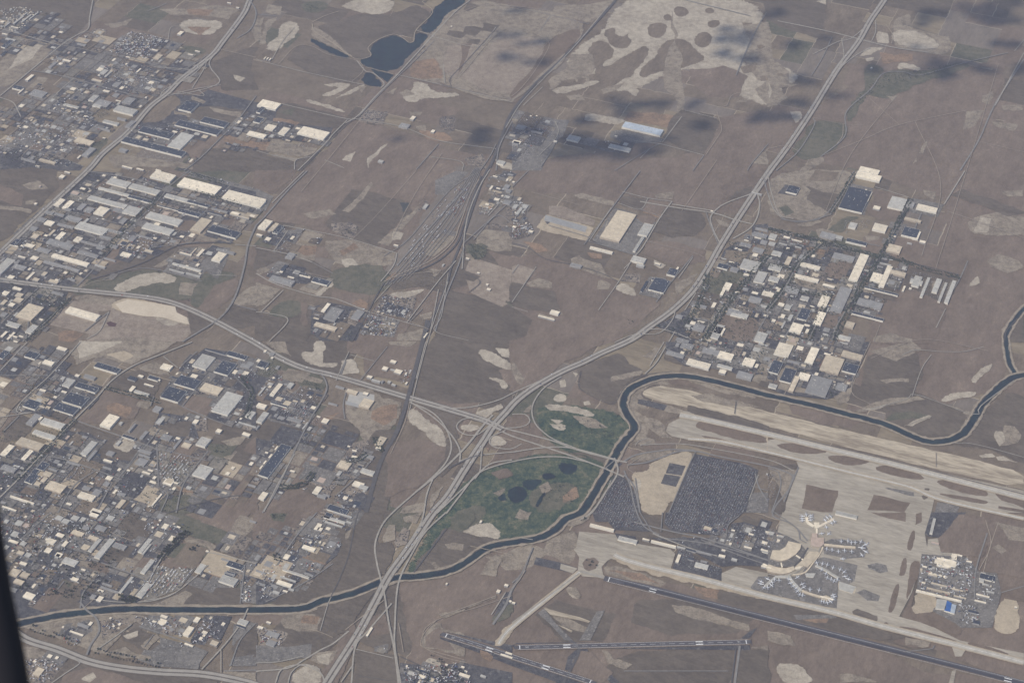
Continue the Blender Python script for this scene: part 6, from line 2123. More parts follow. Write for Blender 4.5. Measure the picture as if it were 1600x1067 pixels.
# ------------------------------------------------------------------ buildings
DIST = [(40, 25, 'top left corner housing'), (65, 60, 'upper left yards'), (110, 120, 'upper left yards'), (40, 160, 'yard with the pond'),
 (160, 170, 'blocks left of the upper motorway'), (60, 255, 'blocks above the left motorway'), (215, 80, 'upper left scrapyard'), (190, 125, 'big dark car lot'),
 (300, 75, 'farm plots beside the upper motorway'), (260, 220, 'dark warehouse row'), (330, 190, 'estate below the small lake'), (440, 195, 'cream warehouse estate'),
 (650, 180, 'farm yard right of the lake'), (830, 220, 'upper railway estate'), (970, 215, 'long blue roof plot'), (1360, 260, 'far right park'),
 (90, 270, 'blocks above the left motorway'), (75, 345, 'strip beside the left motorway'), (140, 320, 'left estate, top end'), (190, 295, 'left estate, grey roofed row'),
 (245, 310, 'left estate, dark roofed row'), (330, 290, 'cream warehouse row'), (150, 355, 'left estate, middle'), (60, 385, 'left estate, lower corner'),
 (110, 405, 'left estate, foot'), (240, 345, 'left estate by the rail spur'), (360, 350, 'blue black warehouse corner'), (305, 405, 'trailer depot by the crossing'),
 (20, 460, 'left edge estate'), (50, 480, 'left edge estate'), (40, 520, 'left edge lower estate'), (130, 490, 'great dirt pile'), (430, 365, 'depot left of the open field'),
 (450, 435, 'slate roofed depot'), (525, 495, 'centre railway yards'), (770, 310, 'rail yard plots'), (970, 370, 'long tan warehouse plot'),
 (1020, 440, 'dark depot by the motorway'), (850, 490, 'open field centre'), (1180, 380, 'canal park, upper left streets'), (1140, 430, 'canal park, left edge'),
 (1110, 500, 'canal park, lower left street'), (1170, 470, 'canal park, left middle'), (1250, 375, 'canal park, top street'), (1260, 430, 'canal park, centre'),
 (1330, 420, 'canal park, long white shed'), (1370, 300, 'far right park'), (1410, 340, 'canal park, right upper corner'), (1380, 380, 'canal park, right upper street'),
 (1390, 440, 'canal park, right middle'), (1360, 480, 'canal park, right lower street'), (1235, 500, 'canal park, middle lower block'), (1280, 480, 'canal park, inner street'),
 (1310, 560, 'canal park, lower right'), (1230, 560, 'canal park, foot'), (1130, 560, 'canal park by the bend'), (1450, 440, 'pale strip storage lot'),
 (80, 560, 'blocks under the dirt pile'), (120, 620, 'three dark warehouses'), (60, 650, 'road junction estate, left'), (30, 700, 'left edge grey roofs'),
 (60, 740, 'lower left corner blocks'), (170, 650, 'square brown field'), (210, 600, 'small plots by the avenue'), (280, 600, 'dark warehouse pair'), (340, 570, 'grey warehouse cluster'),
 (355, 630, 'oval grey roof'), (400, 650, 'grey roofs by the auction lot'), (430, 600, 'auction lot'), (140, 700, 'dirt mound plots'), (240, 690, 'triangular yard, left side'),
 (310, 690, 'plots beside the triangular yard'), (380, 670, 'plots above the triangular yard'), (120, 775, 'lower left blocks'), (180, 770, 'streets left of the triangular yard'), (240, 780, 'streets below the triangular yard'),
 (350, 760, 'scrub edge'), (500, 655, 'narrow red topped yard'), (600, 585, 'yards above the interchange'), (575, 620, 'dirt lot by the interchange'), (570, 720, 'railway side yards, upper'),
 (500, 770, 'railway side yards, middle'), (420, 710, 'long slate warehouse'), (540, 810, 'railway side yards, lower'), (480, 860, 'railway side yards, foot'),
 (40, 860, 'left edge lower blocks'), (90, 850, 'big grey hall blocks'), (60, 900, 'yards beside the window edge'), (160, 850, 'long shed pair'), (120, 890, 'big grey hall blocks, foot'),
 (160, 920, 'canal side plots, left'), (230, 860, 'sheds above the sidings'), (220, 910, 'sidings above the canal'), (350, 900, 'solar roofed plant'), (380, 850, 'scrub edge, lower'),
 (440, 910, 'railway foot yards'), (130, 985, 'strip below the canal, left'), (190, 990, 'strip below the canal, middle'), (300, 990, 'strip below the canal, right'), (390, 980, 'canal footbridge yards'),
 (60, 1040, 'yard beside the window edge'), (580, 990, 'plots between the motorways'), (720, 1050, 'bottom edge blocks'), (790, 920, 'old taxiway yards'), (930, 820, 'general aviation apron'),
 (1040, 845, 'general aviation apron'), (1090, 870, 'hangars left of the terminals'), (1150, 850, 'lots left of the terminals'), (1200, 830, 'terminal car park top'), (1480, 880, 'cargo area, upper'),
 (1470, 920, 'cargo area, middle'), (1530, 910, 'cargo area, right'), (1500, 970, 'cargo area, lower'), (1330, 830, 'dark pad beside the apron')]
DXY = np.array([(a, b_) for a, b_, _ in DIST], float)
def district(px, py):
    return DIST[int(np.argmin((DXY[:, 0]-px)**2 + ((DXY[:, 1]-py)*1.2)**2))][2]
blds = []
for head, pts, _ in parse(DATA_BUILDINGS):
    (lx, ly), (rx, ry) = pts
    if rx-lx < 1.5: continue
    air = head[0] == 'A'; U, V = (UA, VA) if air else (UDIR, VDIR)
    h = 9.0
    a = Vector(P(lx, ly, h)); b_ = Vector(P(rx, ry, h)); d = b_-a
    u, v = d.dot(U), d.dot(V)
    area_g = abs(u*v)
    h = 6.0 if area_g < 900 else (9.0 if area_g < 6000 else 11.5)
    if area_g < 900: u = math.copysign(max(abs(u), 14), u); v = math.copysign(max(abs(v), 12), v)
    if abs(u) < 12: u = math.copysign(14, u or 1)
    if abs(v) < 12: v = math.copysign(14, v or 1)
    c = a + U*u/2 + V*v/2 if area_g >= 900 else (a+b_)/2
    blds.append(dict(k=head[1], c=c, u=abs(u), v=abs(v), h=h, ang=AG if air else GRID, px=(lx+rx)/2, py=(ly+ry)/2, a=abs(u*v)))
for b in blds:
    U = Vector((math.cos(b['ang']), math.sin(b['ang']))); V = Vector((U.y, -U.x))
    cs = [b['c']+U*(i*b['u']/2+i*1.5)+V*(j*b['v']/2+j*1.5) for i, j in ((-1, -1), (1, -1), (1, 1), (-1, 1))]
    mark(Qn(np.array([tuple(q) for q in cs])), 2)
vis = lambda b: -5 < b['px'] < 1605 and -5 < b['py'] < 1070
blds.sort(key=lambda b: -b['a']/(b['c'].length_squared+H*H)*(1 if vis(b) else .01))
main = blds[:300]; rest = blds[300:]
# every roof a child of its building, labels that single it out
def shape_word(b):
    r = max(b['u'], b['v'])/min(b['u'], b['v'])
    s = 'long ' if r > 2.6 else ('oblong ' if r > 1.5 else 'square ')
    z = 'huge ' if b['a'] > 22000 else ('large ' if b['a'] > 8000 else ('mid-sized ' if b['a'] > 2500 else 'small '))
    return z+s
def kind_word(b):
    return 'warehouse' if b['a'] > 8000 else ('industrial hall' if b['a'] > 2500 else 'shed')
groups = {}
for b in main:
    b['dist'] = district(b['px'], b['py'])
    b['desc'] = (shape_word(b)+ROOFS[b['k']][0]+' roofed '+kind_word(b)).replace('industrial hall', 'hall')
    groups.setdefault((b['desc'], b['dist']), []).append(b)
ORD = ['first', 'second', 'third', 'fourth', 'fifth', 'sixth', 'seventh', 'eighth', 'ninth', 'tenth']
for (desc, dist), L in groups.items():
    L.sort(key=lambda b: b['px'])
    for i, b in enumerate(L):
        if len(L) == 1: b['label'] = f'{desc}, only one in {dist}'
        elif len(L) == 2: b['label'] = f"{desc}, {'left' if i == 0 else 'right'} of two in {dist}"
        else: b['label'] = f'{desc}, {ORD[i]} from left in {dist}'
GH = -9.0
def building_geo(b, W, R, wallmi=0):
    ang = b['ang']; U = Vector((math.cos(ang), math.sin(ang))); V = Vector((U.y, -U.x)); h = b['h']; c = b['c']
    W.box(c.x, c.y, GH, h, b['u']/2, b['v']/2, ang, wallmi)
    if R is not None: R.box(c.x, c.y, h-.8, h+.003, b['u']/2-.7, b['v']/2-.7, ang, 0)
for b in main:
    e = empty({'warehouse': 'warehouse', 'industrial hall': 'industrial_hall', 'shed': 'shed'}[kind_word(b)], (b['c'].x, b['c'].y, GH), b['ang'])
    tag(e, b['label'], kind_word(b), 'flat roofed industrial buildings')
    hu, hv, h = b['u']/2, b['v']/2, b['h']-GH
    wm = 'wall_light' if b['k'] in 'DWLS' else ('wall_tan' if b['k'] in 'TO' else 'wall_grey')
    W = Acc(); t_ = .9
    # walls with a parapet: four slabs butted end to end
    W.box(-hu+t_/2, 0, 0, h, t_/2, hv, 0); W.box(hu-t_/2, 0, 0, h, t_/2, hv, 0)
    W.box(0, -hv+t_/2, 0, h, hu-t_, t_/2, 0); W.box(0, hv-t_/2, 0, h, hu-t_, t_/2, 0)
    W.build('wall', [wm], e)
    R = Acc(); rh = h-.7
    rr = random.Random(int(b['px']*7+b['py']*13))
    big = b['a'] > 5000
    if big and rr.random() < .55:               # shallow gable
        k = 0
        along_u = hu > hv; a1, b1 = (hu-t_, hv-t_)
        if along_u: vv = [(-a1, -b1, rh), (a1, -b1, rh), (a1, 0, rh+1.6), (-a1, 0, rh+1.6), (a1, b1, rh), (-a1, b1, rh)]
        else: vv = [(-a1, b1, rh), (-a1, -b1, rh), (0, -b1, rh+1.6), (0, b1, rh+1.6), (a1, -b1, rh), (a1, b1, rh)]
        R.V += vv; R.F += [(0, 1, 2, 3), (3, 2, 4, 5)]; R.I += [0, 0]
        top = rh+1.2
    else:
        R.poly([(-hu+t_, -hv+t_), (hu-t_, -hv+t_), (hu-t_, hv-t_), (-hu+t_, hv-t_)], rh)
        top = rh
    ro = R.build('roof', ['roof_'+b['k']], e)
    if b['a'] > 3500:                           # rooftop units, skylights: sub-parts of the roof
        X = Acc(); nu = int(min(28, 3+b['a']/1800))
        for _ in range(nu):
            x = rr.uniform(-.8, .8)*hu; y = rr.uniform(-.8, .8)*hv
            X.box(x, y, rh-.1, rh+rr.uniform(1.8, 3.0), rr.uniform(1.2, 3.4), rr.uniform(1.2, 3), 0, rr.choice((0, 0, 1)))
        X.build('rooftop_unit', ['wall_grey', 'wall_light'], ro)['kind'] = 'stuff'
        D = Acc(); x = -hu-.06; y = -hv+8        # loading doors along the near wall
        while y < hv-8:
            if rr.random() < .75: D.box(x, y, .5, 5.0, .1, 2.0, 0, 0)
            y += 9
        if D.V: D.build('loading_door', ['wall_grey' if wm == 'wall_light' else 'glass_dark'], e)['kind'] = 'stuff'

placed = []
for x, y, bu, bv, k in plots:                    # sheds on the plots, wherever no surveyed roof or road is
    cs = [Vector((x, y))+UDIR*(i*bu/2+i*2)+VDIR*(j*bv/2+j*2) for i, j in ((-1, -1), (1, -1), (1, 1), (-1, 1), (0, 0), (-1, 0), (1, 0), (0, 1), (0, -1))]
    q = Qn(np.array([tuple(v) for v in cs])); ix = np.clip((q[:, 0]+40).astype(int), 0, 1699); iy = np.clip((q[:, 1]+40).astype(int), 0, 1149)
    if OCC[iy, ix].any(): continue
    mark(q[:4], 2); placed.append(dict(k=k, c=Vector((x, y)), u=bu, v=bv, h=-3.0 if bu*bv < 500 else -1.0, ang=GRID))
# the remaining several hundred small buildings, too many and too small to be individuals
more = Acc()
RK = list(ROOFS)
for b in rest+placed:
    b['c'] = b['c']; building_geo(b, more, None, 8); more.I[-1] = RK.index(b['k'])

# ------------------------------------------------------------------ clutter zones: sheds, vehicles, trees
def scatter(poly, per_ha, seed, occ_free=True, hard=False):
    rs = np.random.default_rng(seed)
    g = Pn(poly); x0, y0 = g.min(0); x1, y1 = g.max(0)
    n_ = int((x1-x0)*(y1-y0)/1e4*per_ha)
    q = rs.uniform((x0, y0), (x1, y1), (n_, 2))
    q = q[inside(g, q[:, 0], q[:, 1])]
    pp = Qn(q)
    ix = np.clip((pp[:, 0]+40).astype(int), 0, 1699); iy = np.clip((pp[:, 1]+40).astype(int), 0, 1149)
    ok = (pp[:, 0] > -38) & (pp[:, 0] < 1638) & (pp[:, 1] > -38) & (pp[:, 1] < 1105)
    if occ_free: ok &= OCC[iy, ix] == 0
    if hard: ok &= np.isin(CODE[iy, ix], [ord(c_) for c_ in 'AayYTK'])
    return q[ok]
def lattice(poly, seed, fill=.75, row=16.5, stall=2.9, ang=GRID):
    """cars in rows: double rows with aisles between"""
    rs = np.random.default_rng(seed)
    g = Pn(poly); c = g.mean(0); U = np.array((math.cos(ang), math.sin(ang))); V = np.array((U[1], -U[0]))
    lu = (g-c)@U; lv = (g-c)@V
    us = np.arange(lu.min(), lu.max(), stall); vs = []
    v = lv.min()
    while v < lv.max(): vs += [v, v+5.4]; v += row
    uu, vv = np.meshgrid(us, vs)
    q = c+uu.reshape(-1, 1)*U+vv.reshape(-1, 1)*V
    q = q[rs.random(len(q)) < fill]
    q = q[inside(g, q[:, 0], q[:, 1])]
    pp = Qn(q)
    ix = np.clip((pp[:, 0]+40).astype(int), 0, 1699); iy = np.clip((pp[:, 1]+40).astype(int), 0, 1149)
    return q[OCC[iy, ix] == 0]
cars = []; trailers = []; trees = []; sheds = []; homes = []
CF = RZ + zr*.009 + .35
print('levels', zi, zp, RZ, CF)
for zi2, (head, pts, nm) in enumerate(parse(DATA_CLUTTER)):
    rs = random.Random(zi2)
    if head[0] == 'L':
        sp_ = float(head[1:]); p = Pn(pts)
        for i in range(len(p)-1):
            d = p[i+1]-p[i]; L = np.hypot(*d); nn = np.array((-d[1], d[0]))/L
            for s in np.arange(0, L, sp_*.55):
                for side in (-1, 1):
                    if rs.random() < .78:
                        q = p[i]+d*s/L+nn*side*rs.choice((rs.uniform(8, 13), rs.uniform(13, 24))); trees.append((q[0], q[1], rs.uniform(4.5, 8.8)))
        continue
    t = head[1]; dens = float(head[2:]); nm = (nm or '').rstrip('*')
    if t == 't':
        for q in scatter(pts, dens*2.6, zi2): trees.append((q[0], q[1], rs.uniform(3.0, 6.8)))
    elif t == 'p':
        fill = min(.5, dens/290)
        for q in lattice(pts, zi2, fill): cars.append((q[0], q[1], GRID+math.pi/2*0, nm))
    elif t == 'y':
        for q in scatter(pts, dens*.7, zi2, hard=True): trailers.append((q[0], q[1], GRID+rs.choice((0, math.pi/2)), nm))
        for q in scatter(pts, dens*2.2, zi2+500, hard=True): cars.append((q[0], q[1], GRID+rs.choice((0, math.pi/2)), nm))
        for q in scatter(pts, dens*.10, zi2+900, hard=True): sheds.append((q[0], q[1], rs.uniform(5, 14), rs.uniform(5, 11), rs.choice('WLMMTDML')))
    elif t == 's':
        for q in scatter(pts, dens, zi2): trailers.append((q[0], q[1], GRID+rs.choice((0, math.pi/2, rs.uniform(0, 3))), nm))
        for q in scatter(pts, dens, zi2+500): cars.append((q[0], q[1], GRID+rs.uniform(0, 3), nm))
        for q in scatter(pts, dens*.06, zi2+900): sheds.append((q[0], q[1], rs.uniform(5, 12), rs.uniform(4, 9), rs.choice('WLMTD')))
    elif t == 'x':                               # long rows of trailers / wagons
        g = Pn(pts); c = g.mean(0)
        d = g[1]-g[0]
        ang = GRID if nm != 'rail yard' else math.atan2(*(Pn([(690, 335)])[0]-Pn([(650, 380)])[0])[::-1])
        U = np.array((math.cos(ang), math.sin(ang))); V = np.array((U[1], -U[0]))
        lu = (g-c)@U; lv = (g-c)@V
        for v in np.arange(lv.min(), lv.max(), 18 if nm == 'rail yard' else 24):
            on = False
            for u in np.arange(lu.min(), lu.max(), 16.5):
                if rs.random() < .12: on = not on
                if not on and nm == 'rail yard': continue
                if rs.random() < (.5 if nm == 'rail yard' else .2): continue
                q = c+U*u+V*v
                if inside(g, np.array([q[0]]), np.array([q[1]]))[0]: trailers.append((q[0], q[1], ang, nm))
    elif t == 'h':
        for q in scatter(pts, dens, zi2): homes.append((q[0], q[1], rs.uniform(6, 9), rs.uniform(5, 7), rs.choice('WLMTLD')))
        for q in scatter(pts, dens*.8, zi2+77): trees.append((q[0], q[1], rs.uniform(2.4, 4.6)))
# moving traffic on the motorways
for p, wd in lines:
    if wd != 20 or len(p) < 12: continue
    rs = random.Random(len(p))
    seg = np.hypot(*(p[1:]-p[:-1]).T); cum = np.concatenate([[0], np.cumsum(seg)])
    if cum[-1] < 4000: continue
    s = 0
    while s < cum[-1]-1:
        i = int(np.searchsorted(cum, s, 'right'))-1; i = min(i, len(seg)-1)
        d = (p[i+1]-p[i])/seg[i]; nn = np.array((-d[1], d[0])); off = rs.choice((-1, 1))*rs.choice((9, 13, 17, 21))
        q = p[i]+d*(s-cum[i])+nn*off
        (trailers if rs.random() < .14 else cars).append((q[0], q[1], math.atan2(d[1], d[0]), 'motorways'))
        s += rs.expovariate(1/26)
# drop traffic that would ride on the canal
cars = [c for c in cars if c[1] > 0]
key = lambda c: c[0]**2+c[1]**2
def insideframe(q):
    pp = Qn(np.array(q[:2])); return 0 < pp[0] < 1600 and 0 < pp[1] < 1067
cars.sort(key=lambda c: (not insideframe(c), key(c))); trailers.sort(key=lambda c: (not insideframe(c), key(c)))
trees.sort(key=lambda c: (not insideframe(c), key(c)-c[2]*1e6))
NI = 300
VM = ['veh_white', 'veh_grey', 'veh_dark', 'veh_red', 'veh_blue', 'veh_tan', 'glass_dark']
VW = [.15, .34, .33, .04, .08, .06]
VN = ['white', 'grey', 'black', 'red', 'blue', 'beige']
def car_geo(A, x, y, z, ang, mi):
    A.box(x, y, z+.35, z+1.0, 2.3, .92, ang, mi)
    c, s_ = math.cos(ang), math.sin(ang)
    A.box(x-.25*c, y-.25*s_, z+1.0, z+1.5, 1.2, .8, ang, 6, mi)
def car_individual(mi):
    bodyA = Acc(); bodyA.box(0, 0, .35, 1.0, 2.3, .92, 0, mi)
    for sx in (-1.4, 1.4):
        for sy in (-.85, .85): bodyA.box(sx, sy, 0, .66, .33, .11, 0, 2)
    cab = Acc()
    v = [(-1.55, -.82, 1.0), (1.05, -.82, 1.0), (1.05, .82, 1.0), (-1.55, .82, 1.0), (-1.1, -.66, 1.5), (.45, -.66, 1.5), (.45, .66, 1.5), (-1.1, .66, 1.5)]
    cab.V += v; cab.F += [(0, 1, 5, 4), (1, 2, 6, 5), (2, 3, 7, 6), (3, 0, 4, 7), (4, 5, 6, 7)]; cab.I += [6, 6, 6, 6, mi]
    V = bodyA.V+cab.V; F = bodyA.F+[tuple(i+len(bodyA.V) for i in f) for f in cab.F]; I = bodyA.I+cab.I
    o = mesh_obj('parked_car', V, F, VM, I); me = o.data; bpy.data.objects.remove(o); return me
car_mesh = [car_individual(i) for i in range(6)]
def place_copy(name, me, loc, rz, label, cat, group):
    o = bpy.data.objects.new(name, me); COL.objects.link(o); o.location = loc; o.rotation_euler = (0, 0, rz)
    return tag(o, label, cat, group)
rc = random.Random(3)
allc = Acc()
for i, (x, y, ang, nm) in enumerate(cars):
    mi = rc.choices(range(6), VW)[0]
    if i < NI:
        place_copy('car' if nm == 'motorways' else 'parked_car', car_mesh[mi], (x, y, CF), ang, f"{VN[mi]} car {'driving on the' if nm == 'motorways' else 'parked in the'} {nm}", 'car', f'{VN[mi]} cars of the {nm}')
    else: car_geo(allc, x, y, CF, ang, mi)
struct(allc.build('distant_cars', VM), 'stuff')
tag(bpy.data.objects['distant_cars'], 'thousands of tiny parked cars filling the far lots', 'cars')
TN = ['white', 'grey', 'dark', 'red', 'blue', 'beige']
def trailer_mesh(mi):
    A = Acc(); A.box(-.8, 0, 1.1, 4.0, 6.2, 1.28, 0, mi)
    A.box(6.9, 0, .5, 3.2, 1.2, 1.2, 0, (0 if mi else 3))
    for sx in (-5.5, -4.2, 5.0, 7.0):
        for sy in (-1.05, 1.05): A.box(sx, sy, 0, 1.0, .5, .15, 0, 2)
    o = mesh_obj('lorry', A.V, A.F, VM, A.I); me = o.data; bpy.data.objects.remove(o); return me
tr_mesh = [trailer_mesh(i) for i in range(6)]
allt = Acc()
TW = [.42, .22, .14, .06, .06, .10]
for i, (x, y, ang, nm) in enumerate(trailers):
    mi = rc.choices(range(6), TW)[0]
    if i < NI: place_copy('lorry', tr_mesh[mi], (x, y, CF), ang, f"{TN[mi]} lorry {'driving on the' if nm == 'motorways' else 'standing in the'} {nm}", 'lorry', f'{TN[mi]} lorries of the {nm}')
    else: allt.box(x, y, CF+.4, CF+3.9, 6.6, 1.3, ang, mi)
struct(allt.build('distant_trailers', VM), 'stuff'); tag(bpy.data.objects['distant_trailers'], 'countless trailers and containers standing in far yards', 'trailers')
for x, y, a, b_, k in sheds+homes:
    more.box(x, y, GH, -1.0 if a < 9.5 else 1.5, a, b_, GRID, 8, RK.index(k))
struct(more.build('small_buildings', ['roof_'+k for k in RK]+['wall_grey']), 'stuff')
tag(bpy.data.objects['small_buildings'], 'hundreds of small sheds and houses between the larger buildings', 'small buildings')
# trees: trunk and a crown of many leaf clumps
def tree_parts(seed, clumps=46):
    r_ = random.Random(seed); T = Acc(); k = 0
    n_ = 6
    for z, rad in ((0, .32), (2.6, .2), (4.5, .08)):
        for i in range(n_): T.V.append((rad*math.cos(i*math.tau/n_), rad*math.sin(i*math.tau/n_), z))
    for lv in (0, 1):
        for i in range(n_): T.F.append((lv*n_+i, lv*n_+(i+1) % n_, (lv+1)*n_+(i+1) % n_, (lv+1)*n_+i)); T.I.append(0)
    C_ = Acc()
    for _ in range(clumps):
        th = r_.uniform(0, math.tau); ph = math.acos(r_.uniform(-.7, 1)); rad = r_.uniform(.45, 1)**.6*3.6
        c = Vector((rad*math.sin(ph)*math.cos(th), rad*math.sin(ph)*math.sin(th), 5.0+rad*.85*math.cos(ph)))
        for _k in range(3):
            a = Vector((r_.gauss(0, 1), r_.gauss(0, 1), r_.gauss(0, 1))).normalized()*r_.uniform(.6, 1.2)
            b2 = a.orthogonal().normalized()*r_.uniform(.5, 1.0)
            k = len(C_.V)
            for q in (c-a-b2, c+a-b2, c+a+b2, c-a+b2): C_.V.append(tuple(q))
            C_.F.append((k, k+1, k+2, k+3)); C_.I.append(0)
    return T, C_
tms = []
for sd in range(3):
    T, C_ = tree_parts(sd)
    a = mesh_obj('trunk', T.V, T.F, ['bark']); b2 = mesh_obj('crown', C_.V, C_.F, ['foliage'])
    tms.append((a.data, b2.data)); bpy.data.objects.remove(a); bpy.data.objects.remove(b2)
ft = Acc()
OCT = [(1, 0, 0), (0, 1, 0), (-1, 0, 0), (0, -1, 0), (0, 0, 1), (0, 0, -.6)]
OF = [(0, 1, 4), (1, 2, 4), (2, 3, 4), (3, 0, 4), (1, 0, 5), (2, 1, 5), (3, 2, 5), (0, 3, 5)]
cnt_by = {}
for i, (x, y, r0) in enumerate(trees):
    if i < NI:
        e = empty('tree', (x, y, CF-.3), rc.uniform(0, 6)); e.scale = (r0/3.6,)*3
        pp = Qn(np.array((x, y))); dn = district(pp[0], pp[1])
        tag(e, f'small dark green tree standing in the {dn}', 'tree', f'trees of the {dn}')
        for nm_, me in zip(('trunk', 'crown'), tms[i % 3]):
            c = bpy.data.objects.new(nm_, me); COL.objects.link(c); c.parent = e
    else:
        for _k in range(3):                      # three ragged clumps per distant tree
            k = len(ft.V); ox, oy, oz = (rc.uniform(-.45, .45)*r0 for _ in range(3)); s_ = r0*rc.uniform(.5, .8)
            for q in OCT: ft.V.append((x+ox+q[0]*s_*rc.uniform(.7, 1.3), y+oy+q[1]*s_*rc.uniform(.7, 1.3), CF+r0*.75+oz*.5+q[2]*s_))
            for f in OF: ft.F.append(tuple(k+j for j in f)); ft.I.append(0)
struct(ft.build('distant_trees', ['foliage']), 'stuff'); tag(bpy.data.objects['distant_trees'], 'thousands of tiny dark green trees lining far streets', 'trees')
print('cars', len(cars), 'trailers', len(trailers), 'trees', len(trees), 'sheds', len(sheds), 'homes', len(homes), 'blds', len(blds))

# ------------------------------------------------------------------ airport terminals and aircraft
def prism(name, p, z0, z1, wall, roofm, label, cat):
    p = np.asarray(p, float)
    area = .5*np.sum(p[:, 0]*np.roll(p[:, 1], -1)-np.roll(p[:, 0], -1)*p[:, 1])
    if area < 0: p = p[::-1]
    c = p.mean(0); e = empty(name, (c[0], c[1], z0)); tag(e, label, cat)
    W = Acc(); n_ = len(p); h = z1-z0
    for z in (0, h):
        for q in p: W.V.append((q[0]-c[0], q[1]-c[1], z))
    for i in range(n_): j = (i+1) % n_; W.F.append((i, j, n_+j, n_+i)); W.I.append(0)
    W.build('wall', [wall], e)
    R = Acc(); q_ = (p-c)*.985
    for q in q_: R.V.append((q[0], q[1], h-.6))
    for t3 in tessellate_polygon([[Vector((q[0], q[1], 0)) for q in q_]]):
        R.F.append(tuple(t3)); R.I.append(0)
    for q in p: R.V.append((q[0]-c[0], q[1]-c[1], h))
    for i in range(n_): j = (i+1) % n_; R.F.append((i, j, n_+j, n_+i)); R.I.append(0)
    o = R.build('roof', [roofm], e)
    bm = bmesh.new(); bm.from_mesh(o.data)
    for f in bm.faces:
        if f.normal.z < 0: f.normal_flip()
    bm.to_mesh(o.data); bm.free()
    return e
def aircraft_meshes():
    F_ = Acc(); n_ = 8; st = [(-17, .3, 1.0), (-15, .9, .6), (-9, 1.75, 0), (12, 1.85, 0), (15.5, 1.5, -.1), (17.3, .7, -.35), (18, .1, -.5)]
    for x, r_, dz in st:
        for i in range(n_): F_.V.append((x, r_*math.cos(i*math.tau/n_), 3.4+dz+r_*math.sin(i*math.tau/n_)))
    for s in range(len(st)-1):
        for i in range(n_): F_.F.append((s*n_+i, s*n_+(i+1) % n_, (s+1)*n_+(i+1) % n_, (s+1)*n_+i)); F_.I.append(0)
    Wg = []
    for side in (1, -1):
        A = Acc()
        v = [(4.5, 1.5*side, 2.6), (-2.2, 1.5*side, 2.6), (-6.2, 16.5*side, 3.7), (-4.6, 16.5*side, 3.7)]
        A.V += [(x, y, z+.25) for x, y, z in v]+v
        A.F += [(0, 1, 2, 3), (7, 6, 5, 4), (0, 3, 7, 4), (3, 2, 6, 7), (2, 1, 5, 6)]; A.I += [0]*5
        Wg.append(A)
    En = []
    for side in (1, -1):
        A = Acc()
        for x, r_ in ((3.6, .95), (0, .75)):
            for i in range(n_): A.V.append((x, 5.6*side+r_*math.cos(i*math.tau/n_), 1.7+r_*math.sin(i*math.tau/n_)))
        for i in range(n_): A.F.append((i, (i+1) % n_, n_+(i+1) % n_, n_+i)); A.I.append(0)
        A.F += [tuple(range(n_)), tuple(range(n_, 2*n_))]; A.I += [0, 0]
        En.append(A)
    Tl = []
    for side in (1, -1):
        A = Acc(); v = [(-12.5, .5*side, 4.2), (-15.5, .5*side, 4.2), (-17.5, 6*side, 4.7), (-16, 6*side, 4.7)]
        A.V += [(x, y, z+.15) for x, y, z in v]+v; A.F += [(0, 1, 2, 3), (7, 6, 5, 4), (0, 3, 7, 4), (3, 2, 6, 7), (2, 1, 5, 6)]; A.I += [0]*5
        Tl.append(A)
    A = Acc(); v = [(-10.5, 0, 4.8), (-15.8, 0, 4.2), (-18, 0, 11.2), (-15.6, 0, 11.2)]
    A.V += [(x, .2, z) for x, _, z in v]+[(x, -.2, z) for x, _, z in v]; A.F += [(3, 2, 1, 0), (4, 5, 6, 7), (0, 4, 7, 3), (3, 7, 6, 2), (2, 6, 5, 1)]; A.I += [0]*5
    return F_, Wg, En, Tl, A
F_, Wg, En, Tl, Fin = aircraft_meshes()
def keep(A, nm, mat):
    o = mesh_obj(nm, A.V, A.F, [mat], A.I); me = o.data; bpy.data.objects.remove(o)
    bm = bmesh.new(); bm.from_mesh(me); bmesh.ops.recalc_face_normals(bm, faces=bm.faces); bm.to_mesh(me); bm.free()
    return me
PARTS = [('fuselage', keep(F_, 'fuselage', 'aircraft_white'))] + [('wing', keep(a, 'wing', 'aircraft_grey')) for a in Wg] + \
        [('engine', keep(a, 'engine', 'aircraft_white')) for a in En] + [('tailplane', keep(a, 'tailplane', 'aircraft_grey')) for a in Tl] + [('tail_fin', keep(Fin, 'tail_fin', 'aircraft_tail'))]
AZ = CF
piers = [((1265, 815), 'Y shaped concourse'), ((1285, 834), 'square terminal'), ((1310, 853), 'straight concourse near the terminal'), ((1335, 853), 'straight concourse tip'), ((1292, 884), 'slanting grey concourse, upper half'), ((1315, 900), 'slanting grey concourse, lower half'),
         ((1243, 910), 'long bent concourse, grey half'), ((1275, 926), 'long bent concourse, middle'), ((1292, 936), 'wide tan concourse end'), ((1202, 910), 'hooked concourse')]
npl = {}
planes = []
